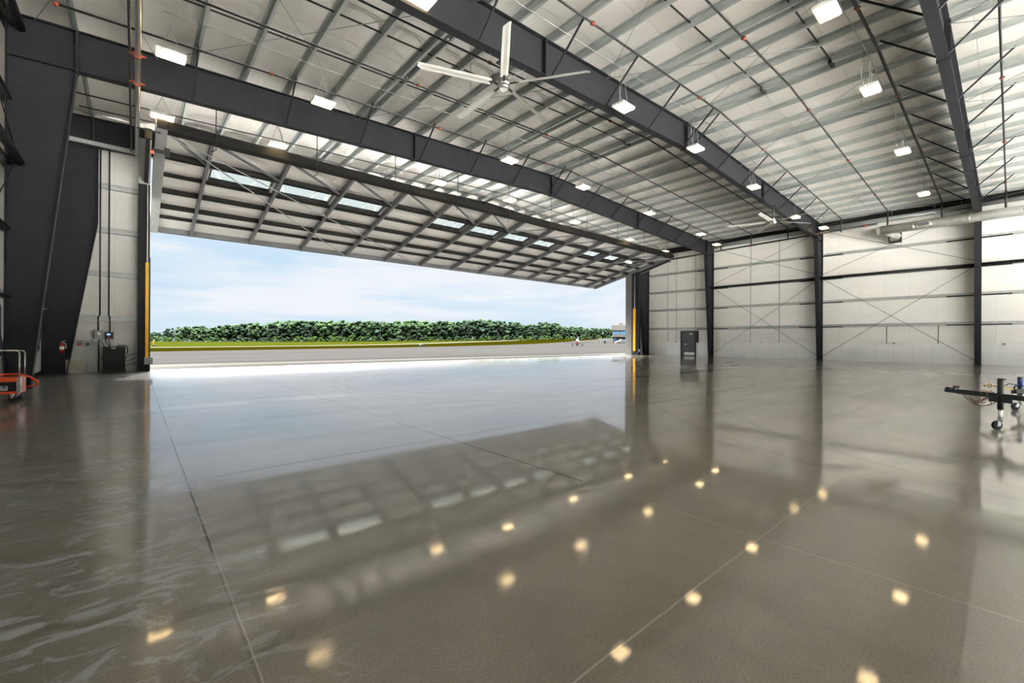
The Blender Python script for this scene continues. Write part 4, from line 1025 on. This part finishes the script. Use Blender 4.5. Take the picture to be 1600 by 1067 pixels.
# ------------------------------------------------------------------ sky
w = bpy.data.worlds.new('World'); S.world = w; w.use_nodes = True; nt = w.node_tree; nt.nodes.clear()
out = nt.nodes.new('ShaderNodeOutputWorld'); bg = nt.nodes.new('ShaderNodeBackground')
tc = nt.nodes.new('ShaderNodeTexCoord'); v = tc.outputs['Generated']
sp = nt.nodes.new('ShaderNodeSeparateXYZ'); nt.links.new(v, sp.inputs[0])
el = sp.outputs[2]
blue = mixc(nt, ramp(nt, el, .0, .28), (.50, .71, .87), (.54, .73, .91))
cl = mapping(nt, v, (1.2, 1.2, 6.5), (0, 0, .6))
n1 = noise(nt, cl, 1.7, 6, .5, .3); n2 = noise(nt, mapping(nt, v, (2.2, 2.2, 24), (.0, 0, .2)), 2.2, 6, .6, .2)
cf = math_node(nt, 'ADD', math_node(nt, 'MULTIPLY', n1, .75), math_node(nt, 'MULTIPLY', n2, .25))
cloud = ramp(nt, cf, .36, .57)
haze = ramp(nt, el, .08, .0, 0, .5)
top = ramp(nt, el, .14, .26, 0, .8)
cf2 = math_node(nt, 'MAXIMUM', math_node(nt, 'MAXIMUM', cloud, haze), top)
sky = mixc(nt, ramp(nt, el, -.02, -.01), (.1, .1, .09), mixc(nt, cf2, blue, (.83, .87, .93)))
ZEN = 34.0
# extra brightness added overhead and high in front to light the interior
st = math_node(nt, 'ADD', math_node(nt, 'ADD', ramp(nt, el, .33, .58, .475, 3.0), math_node(nt, 'MULTIPLY', ramp(nt, el, .42, .56, 0, 17.0), ramp(nt, sp.outputs[1], -.05, .25))), ramp(nt, el, .74, .88, 0, ZEN))
sky = mixc(nt, ramp(nt, el, .33, .5), sky, (1.0, .98, .945))
nt.links.new(sky, bg.inputs[0]); nt.links.new(st, bg.inputs[1]); nt.links.new(bg.outputs[0], out.inputs[0])

# sun through thin cloud, outside and to the right of the opening
sl = bpy.data.lights.new('sun', 'SUN'); sl.energy = .8; sl.specular_factor = .1; sl.angle = rad(1.2); sl.color = (1, .95, .86)
so = bpy.data.objects.new('sun', sl); COL.objects.link(so)
so.rotation_euler = Vector((.23, 1, .68)).to_track_quat('Z', 'Y').to_euler()

# ------------------------------------------------------------------ camera
cam = bpy.data.cameras.new('camera'); co = bpy.data.objects.new('camera', cam); COL.objects.link(co); S.camera = co
cam.sensor_width = 36; cam.lens = 679 / 1600 * 36; cam.shift_y = -2 / 1600; cam.clip_end = 2000; cam.clip_start = .05
TH, RO = rad(49.02), rad(.285)
F = Vector((math.cos(TH), math.sin(TH), 0)); R = Vector((math.sin(TH), -math.cos(TH), 0)); U = Vector((0, 0, 1))
cr = R * math.cos(RO) + U * math.sin(RO); cu = -R * math.sin(RO) + U * math.cos(RO)
m4 = Matrix((cr, cu, -F)).transposed().to_4x4(); m4.translation = Vector((0, 0, 1.3)); co.matrix_world = m4

S.view_settings.view_transform = 'Standard'; S.view_settings.look = 'None'; S.view_settings.gamma = 1; S.view_settings.use_curve_mapping = False
S.view_settings.exposure = 1.14
S.cycles.use_denoising = True; S.cycles.denoising_prefilter = 'ACCURATE'; S.cycles.denoising_input_passes = 'RGB_ALBEDO_NORMAL'; S.cycles.max_bounces = 8; S.cycles.diffuse_bounces = 5; S.cycles.glossy_bounces = 4; S.cycles.transparent_max_bounces = 8
S.cycles.sample_clamp_indirect = 12; S.cycles.caustics_reflective = True; S.cycles.caustics_refractive = False
